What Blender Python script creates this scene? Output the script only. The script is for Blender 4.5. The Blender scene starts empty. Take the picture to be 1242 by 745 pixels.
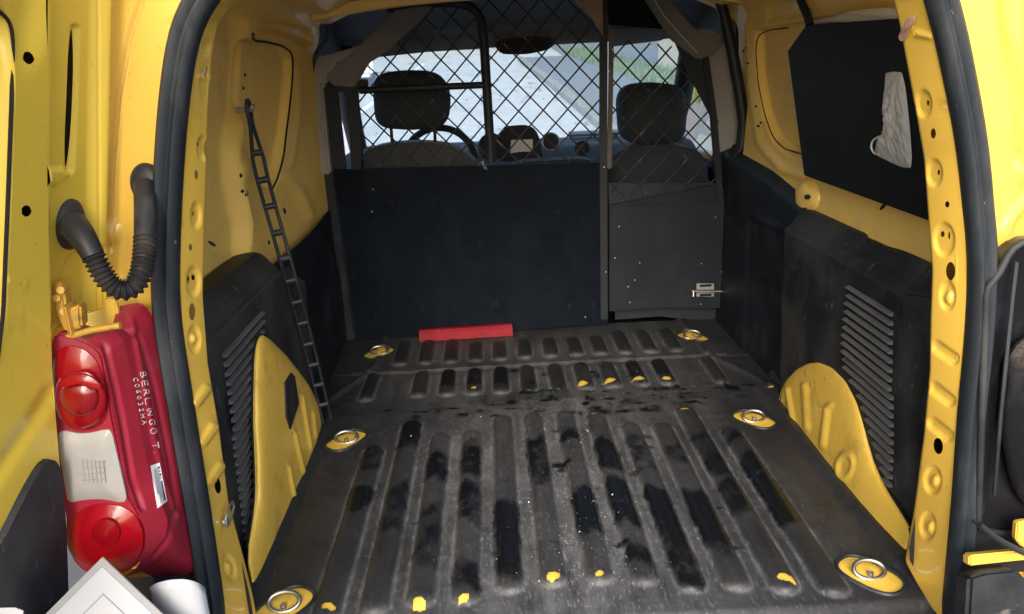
import bpy, bmesh, math, random
import numpy as np
from mathutils import Vector, Matrix
from mathutils.bvhtree import BVHTree
random.seed(7); rng = np.random.default_rng(7)
S = bpy.context.scene
COL = S.collection

# ------------------------------------------------------------------ camera (surveyed from the six floor lashing rings)
CX, CY, CZ, YAW, PITCH, ROLL, FPX = -.122, 0, .95, .01671, .31028, -.04381, 924.2
IW, IH = 1242, 745
Fv = np.array([math.sin(YAW)*math.cos(PITCH), math.cos(YAW)*math.cos(PITCH), -math.sin(PITCH)])
_R = np.array([math.cos(YAW), -math.sin(YAW), 0]); _U = np.cross(_R, Fv)
Rv = math.cos(ROLL)*_R + math.sin(ROLL)*_U
Uv = -math.sin(ROLL)*_R + math.cos(ROLL)*_U
C0 = np.array([CX, CY, CZ])
cam = bpy.data.cameras.new('camera'); camo = bpy.data.objects.new('camera', cam); COL.objects.link(camo)
camo.matrix_world = Matrix(((Rv[0], Uv[0], -Fv[0], CX), (Rv[1], Uv[1], -Fv[1], CY), (Rv[2], Uv[2], -Fv[2], CZ), (0, 0, 0, 1)))
cam.sensor_fit = 'HORIZONTAL'; cam.sensor_width = 36; cam.lens = FPX/IW*36; cam.clip_start = .02; cam.clip_end = 2000
S.camera = camo

# ------------------------------------------------------------------ daylight: bright overcast sky, soft sun from behind the van's tail
SUN_EL, SUN_AZ = math.radians(30), math.radians(186)          # azimuth of the sun from +y, clockwise
world = bpy.data.worlds.new('World'); S.world = world; world.use_nodes = True
nt = world.node_tree; bg = nt.nodes['Background']; sky = nt.nodes.new('ShaderNodeTexSky')
sky.sky_type = 'NISHITA'; sky.sun_disc = False; sky.sun_elevation = SUN_EL; sky.sun_rotation = SUN_AZ
sky.air_density = 1.0; sky.dust_density = 3.0; sky.ozone_density = 1.0
nt.links.new(sky.outputs[0], bg.inputs[0]); bg.inputs[1].default_value = .15
sl = bpy.data.lights.new('sun', 'SUN'); sl.energy = 1.0; sl.angle = math.radians(40); sl.color = (1, .95, .88)
so = bpy.data.objects.new('sun', sl); COL.objects.link(so)
sd = Vector((math.sin(SUN_AZ)*math.cos(SUN_EL), math.cos(SUN_AZ)*math.cos(SUN_EL), math.sin(SUN_EL)))
so.rotation_euler = sd.to_track_quat('Z', 'Y').to_euler(); so.location = (0, -4, 6)
S.view_settings.view_transform = 'Standard'; S.view_settings.look = 'None'
S.view_settings.exposure = 1.6; S.view_settings.gamma = 1; S.view_settings.use_curve_mapping = False
S.render.engine = 'CYCLES'
S.cycles.max_bounces = 10; S.cycles.diffuse_bounces = 6

# ------------------------------------------------------------------ helpers
def P(u, v, x=None, y=None, z=None):
    """point where the line of sight through photo pixel (u,v) meets a plane of the van"""
    d = Fv + (u-IW/2)/FPX*Rv - (v-IH/2)/FPX*Uv
    t = (x-CX)/d[0] if x is not None else (y-CY)/d[1] if y is not None else (z-CZ)/d[2]
    return C0 + t*d
def PX(pts):
    d = np.asarray(pts) - C0; zc = d@Fv
    return np.stack([IW/2+FPX*(d@Rv)/zc, IH/2-FPX*(d@Uv)/zc], -1)
def resample(poly, n, closed=False):
    p = np.asarray(poly, float)
    if closed: p = np.vstack([p, p[:1]])
    l = np.r_[0, np.cumsum(np.linalg.norm(np.diff(p, axis=0), axis=1))]
    t = np.linspace(0, l[-1], n+1)[:-1] if closed else np.linspace(0, l[-1], n)
    return np.stack([np.interp(t, l, p[:, k]) for k in range(p.shape[1])], -1)
def smooth(poly, n, closed=False, it=3):
    p = resample(poly, n, closed)
    for _ in range(it):
        a, b = np.roll(p, 1, 0), np.roll(p, -1, 0); q = .25*a+.5*p+.25*b
        if not closed: q[0], q[-1] = p[0], p[-1]
        p = q
    return p
def sm(x): x = np.clip(x, 0, 1); return x*x*(3-2*x)
def sdpoly(p, poly):
    poly = np.asarray(poly, float); d = np.full(len(p), 1e18); ins = np.zeros(len(p), bool)
    for a, b in zip(poly, np.roll(poly, -1, 0)):
        e = b-a; w = p-a; t = np.clip((w@e)/max(e@e, 1e-12), 0, 1)
        d = np.minimum(d, ((w-t[:, None]*e)**2).sum(1))
        c = (a[1] > p[:, 1]) != (b[1] > p[:, 1])
        with np.errstate(divide='ignore', invalid='ignore'):
            ins ^= c & (p[:, 0] < (b[0]-a[0])*(p[:, 1]-a[1])/(b[1]-a[1]+1e-18)+a[0])
    d = np.sqrt(d); return np.where(ins, -d, d)
def sdline(p, pts):
    d = np.full(len(p), 1e18); pts = np.asarray(pts, float)
    for a, b in zip(pts[:-1], pts[1:]):
        e = b-a; w = p-a; t = np.clip((w@e)/max(e@e, 1e-12), 0, 1)
        d = np.minimum(d, ((w-t[:, None]*e)**2).sum(1))
    return np.sqrt(d)
def sdell(p, c, rx, ry, rot=0):
    q = p-np.array(c); a = math.radians(rot); ca, sa = math.cos(a), math.sin(a)
    x = q[:, 0]*ca+q[:, 1]*sa; y = -q[:, 0]*sa+q[:, 1]*ca
    k = np.sqrt((x/rx)**2+(y/ry)**2); return (k-1)*min(rx, ry)
def feat_depth(p, feats):
    h = np.zeros(len(p))
    for f in feats:
        k = f[0]
        if k == 'ell': s = sdell(p, f[1], f[2], f[3], f[4]); dep, soft = f[5], f[6]
        elif k == 'poly': s = sdpoly(p, f[1]); dep, soft = f[2], f[3]
        elif k == 'line': s = sdline(p, f[1])-f[2]; dep, soft = f[3], f[4]
        h += dep*sm(.5-s/soft)
    return h
_base = {}
def wloc(o):
    v = Vector((0, 0, 0))
    while o is not None: v += Vector(o.location); o = o.parent
    return v
def link(name, me, mat, parent=None, smooth_=True):
    o = bpy.data.objects.new(name, me); COL.objects.link(o)
    if mat is not None:
        me.materials.clear()
        for m_ in (mat if isinstance(mat, (list, tuple)) else [mat]): me.materials.append(m_)
    if smooth_:
        me.polygons.foreach_set('use_smooth', [True]*len(me.polygons))
    if parent is not None:
        w = wloc(parent); o.parent = parent
        if w.length > 0: me.transform(Matrix.Translation(-w))
    me.update(); return o
def mesh_obj(name, verts, faces, mat, parent=None, smooth_=True, sharp=None):
    me = bpy.data.meshes.new(name); me.from_pydata([tuple(map(float, v)) for v in verts], [], faces); me.validate()
    o = link(name, me, mat, parent, smooth_)
    if sharp: me.set_sharp_from_angle(angle=math.radians(sharp))
    return o
def bm_obj(name, bm, mat, parent=None, smooth_=True, sharp=35):
    bmesh.ops.recalc_face_normals(bm, faces=bm.faces[:])
    me = bpy.data.meshes.new(name); bm.to_mesh(me); bm.free()
    o = link(name, me, mat, parent, smooth_)
    if smooth_ and sharp: me.set_sharp_from_angle(angle=math.radians(sharp))
    return o
def thing(name, label, cat, loc=(0, 0, 0), group=None):
    o = bpy.data.objects.new(name, None); COL.objects.link(o); o.location = loc; o.empty_display_size = .1
    o['label'] = label; o['category'] = cat
    if group: o['group'] = group
    return o
def tag(o, label, cat, group=None, kind=None):
    o['label'] = label; o['category'] = cat
    if group: o['group'] = group
    if kind: o['kind'] = kind
    return o
def struct(o): o['kind'] = 'structure'; return o

def grid_faces(nu, nv, keep=None):
    f = []
    for i in range(nu-1):
        for j in range(nv-1):
            if keep is None or keep[i, j]:
                a = i*nv+j; f.append((a, a+1, a+nv+1, a+nv))
    return f
LASTG = {}
def patch(name, G, mat, parent=None, feats=(), holes=(), extra=None, attr=None, sharp=None, face_cam=True, inplane=None, toward=None):
    """relief sheet: G is an (nu,nv,3) grid; feats dent (+) or raise (-) it along its normal; holes are cut right through"""
    nu, nv, _ = G.shape
    du = np.gradient(G, axis=0); dv = np.gradient(G, axis=1)
    N = np.cross(du, dv); N /= np.linalg.norm(N, axis=-1, keepdims=True)+1e-12
    tw = (C0-G) if toward is None else np.broadcast_to(np.asarray(toward, float), G.shape)
    flip = (N*tw).sum() < 0
    if flip: N = -N
    pts = G.reshape(-1, 3); nn = N.reshape(-1, 3)
    q = PX(pts) if inplane is None else inplane(pts)
    h = feat_depth(q, feats)
    if extra is not None: h = h + extra(pts)
    keep = np.ones((nu, nv), bool).ravel()
    out = pts - nn*h[:, None]
    for hl in holes:
        c, rx, ry, rot = hl[:4]
        s = sdell(q, c, rx, ry, rot).reshape(nu, nv)
        ins = s < 0
        if not ins.any(): continue
        O3 = out.reshape(nu, nv, 3); New = O3.copy(); done = np.zeros((nu, nv), bool)
        for (di, dj) in ((0, 1), (0, -1), (1, 0), (-1, 0), (1, 1), (1, -1), (-1, 1), (-1, -1)):
            si = np.roll(np.roll(s, -di, 0), -dj, 1); pi = np.roll(np.roll(O3, -di, 0), -dj, 1)
            m_ = (~ins) & (si < 0) & (~done)
            t = np.where(m_, s/np.where(m_, s-si, 1), 0)[..., None]
            New = np.where(m_[..., None], O3*(1-t)+pi*t, New); done |= m_
        out = New.reshape(-1, 3); keep &= ~ins.ravel()
    K = keep.reshape(nu, nv); fk = K[:-1, :-1] & K[1:, :-1] & K[:-1, 1:] & K[1:, 1:]
    faces = grid_faces(nu, nv, fk)
    if not flip: pass
    else: faces = [tuple(reversed(f)) for f in faces]
    o = mesh_obj(name, out, faces, mat, parent, True, sharp)
    if attr is not None:
        a = o.data.attributes.new('wear_shade', 'FLOAT', 'POINT')
        vals = attr(pts, h)
        if len(o.data.vertices) == len(vals): a.data.foreach_set('value', vals.astype(np.float32))
    LASTG[o.name] = BVHTree.FromPolygons([tuple(p) for p in out], faces)
    return o
def hit(u, v, bvh, off=.0015):
    d = Fv + (u-IW/2)/FPX*Rv - (v-IH/2)/FPX*Uv; d = Vector(d).normalized()
    loc, n, i, dist = bvh.ray_cast(Vector(C0), d)
    if loc is None: return None, None
    if n.dot(d) > 0: n = -n
    return loc+n*off, n
def ruled(A, B, nu, ns, bulge=None):
    A = np.asarray(A, float); B = np.asarray(B, float)
    A = resample(A, nu); B = resample(B, nu); s = np.linspace(0, 1, ns)[None, :, None]
    G = A[:, None]*(1-s)+B[:, None]*s
    if bulge is not None: G = G+4*s*(1-s)*np.asarray(bulge)
    return G
def tube(name, pts, r, mat, parent=None, n=10, closed=False, cap=True, prof=None, up=(0, 1, 0)):
    pts = np.asarray(pts, float); m = len(pts); r = np.broadcast_to(np.asarray(r, float), (m,))
    T = np.gradient(pts, axis=0) if not closed else (np.roll(pts, -1, 0)-np.roll(pts, 1, 0))
    T /= np.linalg.norm(T, axis=1, keepdims=True)+1e-12
    u0 = np.array(up, float); vs = []; fs = []
    A = None
    for i in range(m):
        a = (u0 if A is None or prof is not None else A); a = a-T[i]*(a@T[i])
        if np.linalg.norm(a) < 1e-4: a = np.cross(T[i], [1, .3, .2])
        a /= np.linalg.norm(a); A = a; b = np.cross(T[i], a)
        if prof is None:
            for k in range(n):
                t = 2*math.pi*k/n; vs.append(pts[i]+r[i]*(math.cos(t)*a+math.sin(t)*b))
        else:
            for (pa, pb) in prof: vs.append(pts[i]+r[i]*(pa*a+pb*b))
    n = n if prof is None else len(prof)
    M = m if closed else m-1
    for i in range(M):
        for k in range(n):
            k2 = (k+1) % n; i2 = (i+1) % m
            fs.append((i*n+k, i*n+k2, i2*n+k2, i2*n+k))
    if cap and not closed:
        fs.append(tuple(range(n-1, -1, -1))); fs.append(tuple((m-1)*n+k for k in range(n)))
    bm = bmesh.new(); bv = [bm.verts.new(tuple(v)) for v in vs]
    for f in fs:
        try: bm.faces.new([bv[i] for i in f])
        except ValueError: pass
    return bm_obj(name, bm, mat, parent, True, 50)
def prism(name, poly, nrm, th, mat, parent=None, bevel=0.0, seg=2, smooth_=True):
    """solid plate: poly is its front outline, th its thickness away from nrm"""
    nrm = np.asarray(nrm, float); nrm = nrm/np.linalg.norm(nrm)
    bm = bmesh.new(); n = len(poly)
    a = [bm.verts.new(tuple(map(float, p))) for p in poly]; b = [bm.verts.new(tuple(map(float, np.asarray(p)-nrm*th))) for p in poly]
    bm.faces.new(a); bm.faces.new(b[::-1])
    for i in range(n): bm.faces.new([a[i], b[i], b[(i+1) % n], a[(i+1) % n]])
    bmesh.ops.recalc_face_normals(bm, faces=bm.faces[:])
    if bevel: bmesh.ops.bevel(bm, geom=bm.edges[:], offset=bevel, segments=seg, affect='EDGES', clamp_overlap=True)
    return bm_obj(name, bm, mat, parent, smooth_, 40)
def dome(name, poly, nrm, depth, mat, parent=None, rings=8, pw=2.0, skirt=.006, noise=0.0):
    poly = np.asarray(poly, float); c = poly.mean(0); n = len(poly); nrm = np.asarray(nrm, float); nrm = nrm/np.linalg.norm(nrm)
    vs = [p-nrm*skirt for p in poly]; fs = []
    for k in range(rings+1):
        s = 1-k/(rings+.6); hgt = depth*(1-s**pw)
        for p in poly: vs.append(c+(p-c)*s+nrm*(hgt+(noise*(rng.random()-.5) if k else 0)))
    vs.append(c+nrm*depth)
    for k in range(rings+1):
        for i in range(n):
            j = (i+1) % n; fs.append((k*n+i, k*n+j, (k+1)*n+j, (k+1)*n+i))
    L = (rings+1)*n
    for i in range(n): fs.append((L+i, L+(i+1) % n, len(vs)-1))
    bm = bmesh.new(); bv = [bm.verts.new(tuple(v)) for v in vs]
    for f in fs: bm.faces.new([bv[i] for i in f])
    return bm_obj(name, bm, mat, parent, True, 55)
def box(name, lo, hi, mat, parent=None, bevel=.004, rot=None, seg=2):
    lo, hi = np.minimum(lo, hi), np.maximum(lo, hi)
    bm = bmesh.new(); bmesh.ops.create_cube(bm, size=1)
    c = (lo+hi)/2; s = hi-lo
    for v in bm.verts: v.co = Vector((v.co.x*s[0], v.co.y*s[1], v.co.z*s[2]))
    if bevel: bmesh.ops.bevel(bm, geom=bm.edges[:], offset=min(bevel, min(s)*.45), segments=seg, affect='EDGES')
    M = Matrix.Translation(Vector(c)) @ (rot.to_4x4() if rot is not None else Matrix.Identity(4))
    bmesh.ops.transform(bm, matrix=M, verts=bm.verts[:])
    return bm_obj(name, bm, mat, parent, True, 40)
def ray_poly(pix, **k): return [P(u, v, **k) for u, v in pix]
def copy_of(o, parent=None):
    c = o.copy(); COL.objects.link(c); c.parent = parent if parent is not None else o.parent; return c

# ------------------------------------------------------------------ materials
def material(name, base, rough=.5, metal=0, spec=.5, coat=0, noise=None, bump=None, var=.0, rvar=.0, trans=0, layers=()):
    """layers: (scale, lo, hi, colour, roughness or None, stretch xyz, detail) blotches laid over the base"""
    m = bpy.data.materials.new(name); m.use_nodes = True; t = m.node_tree; b = t.nodes['Principled BSDF']
    N = t.nodes.new; L = t.links.new
    b.inputs['Roughness'].default_value = rough; b.inputs['Metallic'].default_value = metal
    b.inputs['Specular IOR Level'].default_value = spec; b.inputs['Coat Weight'].default_value = coat; b.inputs['Coat Roughness'].default_value = .08
    b.inputs['Transmission Weight'].default_value = trans
    geo = N('ShaderNodeNewGeometry')
    col = N('ShaderNodeRGB'); col.outputs[0].default_value = (*base, 1); c = col.outputs[0]
    rv = N('ShaderNodeValue'); rv.outputs[0].default_value = rough; r = rv.outputs[0]
    def noise_n(scale, stretch=(1, 1, 1), detail=6):
        mp = N('ShaderNodeMapping'); mp.inputs['Scale'].default_value = stretch; L(geo.outputs['Position'], mp.inputs[0])
        n = N('ShaderNodeTexNoise'); n.inputs['Scale'].default_value = scale; n.inputs['Detail'].default_value = detail; n.inputs['Roughness'].default_value = .6
        L(mp.outputs[0], n.inputs[0]); return n.outputs[0]
    if var:
        n = noise_n(9); mx = N('ShaderNodeMix'); mx.data_type = 'RGBA'; mx.blend_type = 'MULTIPLY'; mx.inputs[0].default_value = 1
        mr = N('ShaderNodeMapRange'); L(n, mr.inputs[0]); mr.inputs[1].default_value = .3; mr.inputs[2].default_value = .7; mr.inputs[3].default_value = 1-var; mr.inputs[4].default_value = 1+var*.5
        L(c, mx.inputs[6]); cr = N('ShaderNodeCombineColor'); [L(mr.outputs[0], cr.inputs[i]) for i in range(3)]; L(cr.outputs[0], mx.inputs[7]); c = mx.outputs[2]
    for ly in layers:
        scale, lo, hi, lc, lr, stretch, det = ly[:7]
        n = noise_n(scale, stretch, det); mr = N('ShaderNodeMapRange'); mr.clamp = True
        L(n, mr.inputs[0]); mr.inputs[1].default_value = lo; mr.inputs[2].default_value = hi
        fac = mr.outputs[0]
        if len(ly) > 7 and ly[7] == 'wet':
            at = N('ShaderNodeAttribute'); at.attribute_name = 'wet'; mu = N('ShaderNodeMath'); mu.operation = 'MULTIPLY_ADD'
            L(n, mu.inputs[0]); mu.inputs[1].default_value = 1.25; L(at.outputs['Fac'], mu.inputs[2]); L(mu.outputs[0], mr.inputs[0])
        elif len(ly) > 7 and ly[7]:
            at = N('ShaderNodeAttribute'); at.attribute_name = 'wear_shade'; mu = N('ShaderNodeMath'); mu.operation = 'MULTIPLY'
            L(fac, mu.inputs[0]); L(at.outputs['Fac'], mu.inputs[1]); fac = mu.outputs[0]
        mx = N('ShaderNodeMix'); mx.data_type = 'RGBA'; L(fac, mx.inputs[0]); L(c, mx.inputs[6]); mx.inputs[7].default_value = (*lc, 1); c = mx.outputs[2]
        if lr is not None:
            m2 = N('ShaderNodeMix'); L(fac, m2.inputs[0]); L(r, m2.inputs[2]); m2.inputs[3].default_value = lr; r = m2.outputs[0]
    L(c, b.inputs['Base Color']); L(r, b.inputs['Roughness'])
    if bump:
        n = noise_n(bump[0], (1, 1, 1), 8); bp = N('ShaderNodeBump'); bp.inputs['Strength'].default_value = bump[1]; bp.inputs['Distance'].default_value = bump[2] if len(bump) > 2 else .003
        L(n, bp.inputs['Height']); L(bp.outputs[0], b.inputs['Normal'])
    return m
YEL = (.66, .425, .066)
M = {}
M['yellow'] = material('yellow paint', YEL, .32, coat=.5, var=.05, bump=(14, .12, .004),
    layers=[(22, .6, .8, (.42, .25, .03), .55, (1, 1, 1), 10), (180, .70, .76, (.16, .09, .02), .7, (1, 1, 1), 3), (60, .72, .75, (.6, .5, .3), .6, (1, .3, 1), 4)])
M['yellow_in'] = material('yellow paint inside the van, dusty', (.84, .58, .15), .55, coat=.08, var=.04, bump=(11, .2, .005),  # body paint brightened where fill light is missing inside
    layers=[(12, .5, .8, (.70, .51, .19), .65, (1, 1, 1), 8), (150, .69, .75, (.12, .08, .03), .7, (1, 1, 1), 3)])
M['yellow_arch'] = material('scuffed yellow paint on the wheel arches', (.80, .535, .085), .38, coat=.3, var=.06, bump=(18, .2, .004),
    layers=[(9, .54, .8, (.36, .23, .04), .6, (1, 1, 1), 10), (34, .66, .70, (.07, .055, .03), .7, (1, 1.2, .5), 8), (120, .68, .72, (.09, .07, .03), .7, (1, 1, 1), 4)])
M['yellow_door'] = material('yellow paint on the door', (.70, .485, .055), .36, coat=.3, var=.02, bump=(7, .12, .006), layers=[(25, .62, .8, (.42, .29, .04), .5, (1, 1, .3), 8), (170, .71, .75, (.10, .07, .02), .7, (1, 1, 1), 3)])
M['trim'] = material('black plastic trim', (.0105, .012, .0155), .58, spec=.35, var=.25, bump=(320, .12, .002),
    layers=[(5, .42, .80, (.06, .061, .062), .72, (1, 1, 1), 9), (40, .64, .73, (.10, .098, .092), .8, (.4, 1.6, .6), 8)])
M['trim_dark'] = material('dark blue grey plastic', (.0075, .0115, .019), .55, spec=.3, var=.25, bump=(200, .1, .002), layers=[(6, .5, .85, (.035, .038, .045), .7, (1, 1, 1), 8)])  # black plastic given the deep bay's bluish haze as colour
M['louvre'] = material('ribbed black plastic', (.11, .112, .115), .34, var=.2, layers=[(60, .55, .75, (.13, .13, .13), .6, (1, 1, 1), 6)])  # black plastic raised to grey, painting the slats' highlights in
M['panel'] = material('black painted board', (.0034, .0064, .0118), .7, spec=.07, var=.3, bump=(30, .12, .003),  # bluish veil over the partition put into the black
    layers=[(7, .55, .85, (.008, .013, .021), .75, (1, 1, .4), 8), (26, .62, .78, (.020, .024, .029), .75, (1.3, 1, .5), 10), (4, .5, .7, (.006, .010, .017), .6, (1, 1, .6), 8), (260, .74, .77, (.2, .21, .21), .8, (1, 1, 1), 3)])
M['panel_grey'] = material('worn grey black board', (.0085, .0125, .0195), .6, spec=.2, var=.25, layers=[(9, .5, .85, (.018, .023, .03), .7, (1, 1, .5), 8)])  # greyer board, still tinted with the painted bluish veil
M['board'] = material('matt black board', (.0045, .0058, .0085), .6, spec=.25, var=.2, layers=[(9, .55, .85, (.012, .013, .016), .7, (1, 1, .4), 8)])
M['frame'] = material('black painted steel frame', (.012, .016, .024), .55, spec=.25, metal=0, var=.3, layers=[(30, .62, .74, (.06, .045, .035), .75, (1, 1, .3), 8)])  # navy cast of the veil mixed into the frame's black paint
M['rust'] = material('worn brown steel strip', (.085, .07, .06), .65, var=.3, layers=[(40, .5, .7, (.05, .045, .045), .7, (1, 1, .3), 6)])
M['wire'] = material('dark steel wire', (.026, .026, .028), .55, spec=.3, metal=0, layers=[(25, .6, .7, (.14, .12, .10), .5, (1, 1, 1), 3)])
M['rubber'] = material('weathered black rubber', (.012, .017, .023), .5, spec=.4, var=.25, bump=(90, .15, .002), layers=[(14, .5, .8, (.05, .054, .06), .65, (1, 1, .3), 8), (120, .70, .74, (.2, .2, .2), .8, (1, 1, .3), 4)])
M['hose'] = material('dusty black rubber hose', (.016, .016, .017), .5, spec=.35, var=.2, layers=[(18, .5, .8, (.06, .052, .042), .75, (1, 1, 1), 8)])
M['grey_trim'] = material('grey fabric covered pillar trim', (.24, .235, .23), .85, var=.1, bump=(400, .2, .001))
M['liner'] = material('headliner with haze tint', (.15, .18, .225), .9, var=.15, bump=(300, .2, .001))  # lightened and blued to carry the milky haze under the roof
M['liner2'] = material('brown grey trim cloth', (.135, .138, .145), .9, var=.15)
M['seat'] = material('dark seat cloth', (.02, .027, .04), .9, var=.2, bump=(500, .3, .001))
M['seat_light'] = material('grey seat cloth', (.048, .053, .058), .85, var=.2, bump=(400, .3, .001))
M['dash'] = material('dark dashboard plastic', (.016, .02, .027), .7, spec=.2, var=.2)
M['steel'] = material('galvanised steel', (.46, .46, .45), .38, metal=1, layers=[(40, .5, .7, (.35, .33, .3), .5, (1, 1, 1), 6)])
M['steel_dull'] = material('dull zinc plate', (.42, .43, .43), .45, metal=.85)
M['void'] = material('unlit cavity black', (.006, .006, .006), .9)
M['gloss_black'] = material('glossy black plastic', (.007, .007, .009), .25, spec=.3, var=.2, bump=(6, .25, .02), layers=[(8, .55, .75, (.03, .032, .035), .45, (1, 1, .4), 6)])
M['red_bar'] = material('red painted bar', (.25, .011, .021), .6, spec=.3, var=.25, layers=[(40, .64, .75, (.45, .1, .1), .6, (1, 1, 1), 6)])
M['lens_red'] = material('red lamp lens', (.25, .0025, .007), .18, coat=.35, spec=.3, var=.15, bump=(90, .12, .002))
M['lens_dark'] = material('deep red lamp lens', (.20, .002, .006), .2, coat=.4, var=.1)
M['lens_clear'] = material('clear lamp lens', (.36, .35, .335), .2, coat=.5, var=.12, bump=(60, .15, .003), layers=[(10, .5, .8, (.30, .27, .25), .2, (1, 1, .3), 5)])
M['lamp_body'] = material('crimson lamp housing', (.29, .012, .03), .42, coat=.12, var=.08, layers=[(14, .55, .85, (.26, .05, .06), .5, (1, 1, 1), 8), (160, .70, .75, (.4, .2, .2), .6, (1, 1, 1), 3)])
M['ink'] = material('white paint pen ink', (.55, .46, .47), .6)
M['sticker'] = material('white paper sticker', (.78, .76, .74), .5, var=.04)
M['print'] = material('black print', (.03, .03, .035), .6)
M['print_grey'] = material('pale grey print', (.17, .21, .24), .6)
M['paper'] = material('white paper in a clear sleeve', (.36, .38, .42), .35, var=.02, coat=.15)
M['sleeve'] = material('milky sleeve edge', (.25, .26, .275), .25, coat=.4)
M['white_scrap'] = material('off white foam sheet', (.62, .58, .52), .7, var=.1)
M['cardboard'] = material('brown cardboard', (.26, .19, .15), .85, var=.15, layers=[(25, .55, .7, (.15, .11, .09), .9, (1, 1, 1), 6)])
M['pink_paper'] = material('crumpled dull pink paper', (.45, .27, .22), .7, var=.15)
M['tape'] = material('brass coloured bracket plating', (.55, .33, .06), .4, metal=.25, var=.15, layers=[(50, .55, .7, (.25, .15, .05), .6, (1, 1, 1), 6)])

def rubber_mat():
    m = material('black rubber load mat, scuffed and damp', (.011, .012, .014), .46, spec=.4, var=.3, bump=(150, .25, .003),
        layers=[(4, .38, .72, (.022, .0235, .027), .5, (1.4, .5, 1), 10),
                (20, .18, .68, (.115, .12, .128), .68, (1.3, .35, 1), 12, True),
                (120, .54, .74, (.20, .203, .208), .8, (1.3, .5, 1), 9, True),
                (9, .56, .78, (.05, .044, .037), .75, (1, .6, 1), 9, True),
                (26, .92, 1.34, (.006, .007, .009), .16, (1.4, .8, 1), 7, 'wet'),
                (75, .71, .76, (.14, .138, .13), .8, (1, .6, 1), 5)])
    return m
M['mat'] = rubber_mat()
def plastic_bag():
    m = bpy.data.materials.new('thin white plastic bag'); m.use_nodes = True; t = m.node_tree; b = t.nodes['Principled BSDF']
    b.inputs['Base Color'].default_value = (.92, .93, .93, 1); b.inputs['Roughness'].default_value = .22
    tr = t.nodes.new('ShaderNodeBsdfTransparent'); tl = t.nodes.new('ShaderNodeBsdfTranslucent'); tl.inputs[0].default_value = (.7, .7, .7, 1)
    m1 = t.nodes.new('ShaderNodeMixShader'); m1.inputs[0].default_value = .25; m2 = t.nodes.new('ShaderNodeMixShader'); m2.inputs[0].default_value = .3
    t.links.new(b.outputs[0], m1.inputs[1]); t.links.new(tl.outputs[0], m1.inputs[2]); t.links.new(m1.outputs[0], m2.inputs[1]); t.links.new(tr.outputs[0], m2.inputs[2])
    t.links.new(m2.outputs[0], t.nodes['Material Output'].inputs[0]); return m
M['bag'] = plastic_bag()
def glass(film):
    m = bpy.data.materials.new('window glass with dust and haze film'); m.use_nodes = True; t = m.node_tree; t.nodes.remove(t.nodes['Principled BSDF'])
    tr = t.nodes.new('ShaderNodeBsdfTransparent'); tr.inputs[0].default_value = (.88, .97, .96, 1)
    gl = t.nodes.new('ShaderNodeBsdfGlossy'); gl.inputs[1].default_value = .03
    tl = t.nodes.new('ShaderNodeBsdfTranslucent'); tl.inputs[0].default_value = (.75, .85, .88, 1)  # pale film: dust, plus the screen's washed-out haze put into the glass
    lw = t.nodes.new('ShaderNodeFresnel'); lw.inputs[0].default_value = 1.3
    m1 = t.nodes.new('ShaderNodeMixShader'); m1.inputs[0].default_value = film
    m2 = t.nodes.new('ShaderNodeMixShader')
    t.links.new(tr.outputs[0], m1.inputs[1]); t.links.new(tl.outputs[0], m1.inputs[2])
    t.links.new(lw.outputs[0], m2.inputs[0]); t.links.new(m1.outputs[0], m2.inputs[1]); t.links.new(gl.outputs[0], m2.inputs[2])
    t.links.new(m2.outputs[0], t.nodes['Material Output'].inputs[0]); return m
M['screen_glass'] = glass(.27); M['side_glass'] = glass(.18)
M['asphalt'] = material('pale worn asphalt', (.085, .088, .092), .85, var=.12, layers=[(3, .5, .8, (.075, .077, .078), .9, (1, .3, 1), 10), (260, .62, .7, (.09, .09, .09), .9, (1, 1, 1), 3)])
M['street'] = material('worn road with glare in base', (.40, .415, .41), .88, var=.12, layers=[(2, .45, .75, (.28, .29, .285), .9, (1, .3, 1), 10), (1.2, .6, .66, (.14, .14, .14), .9, (4, .6, 1), 8)])  # road base brightened to stand in for overexposure and windscreen haze
M['kerb'] = material('mossy concrete kerb', (.20, .19, .16), .9, var=.25, layers=[(6, .5, .62, (.10, .12, .05), .95, (1, 1, 1), 8)])
M['pave'] = material('pale pavement', (.11, .115, .115), .9, var=.15)
M['grass'] = material('verge grass', (.10, .15, .04), .95, var=.3)
M['render'] = material('cream rendered wall', (.62, .56, .42), .9, var=.06)
M['house_dark'] = material('grey stone wall', (.20, .19, .18), .9, var=.2)  # the stone's own grey, used for walls and roofs
M['white_paint'] = material('white van paint', (.75, .78, .78), .3, coat=.5)
M['roadline'] = material('white road paint', (.7, .72, .7), .8, var=.1)

# ------------------------------------------------------------------ the setting outside
GZ = -.55
def gz(y): return GZ if y < 5 else GZ+.055*(y-5)
ys = [-40, -10, 0, 3, 5, 8, 12, 18, 26, 40, 60, 100]
def strip(name, xs_of_y, mat, dz, ylist):
    vs, fs = [], []
    for y in ylist:
        a, b = xs_of_y(y); vs += [(a, y, gz(y)+dz), (b, y, gz(y)+dz)]
    for i in range(len(ylist)-1): fs.append((2*i, 2*i+1, 2*i+3, 2*i+2))
    return mesh_obj(name, vs, fs, mat, None, False)
struct(strip('ground', lambda y: (-90, 90), M['pave'], 0, ys))
struct(strip('road', lambda y: (-9, 2.6+max(0, y-5)*.02), M['street'], .004, [5, 8, 12, 18, 26, 40, 60, 100]))
struct(strip('near_road', lambda y: (-9, 2.6), M['asphalt'], .004, [-40, -10, 0, 3, 5]))  # same road beside the van, split off without the painted glare
def ramp(px, py):                                    # where a line of sight meets the sloping street
    d = Fv + (px-IW/2)/FPX*Rv - (py-IH/2)/FPX*Uv
    t = (GZ-.055*5-CZ)/(d[2]-.055*d[1]); return C0+t*d
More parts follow.
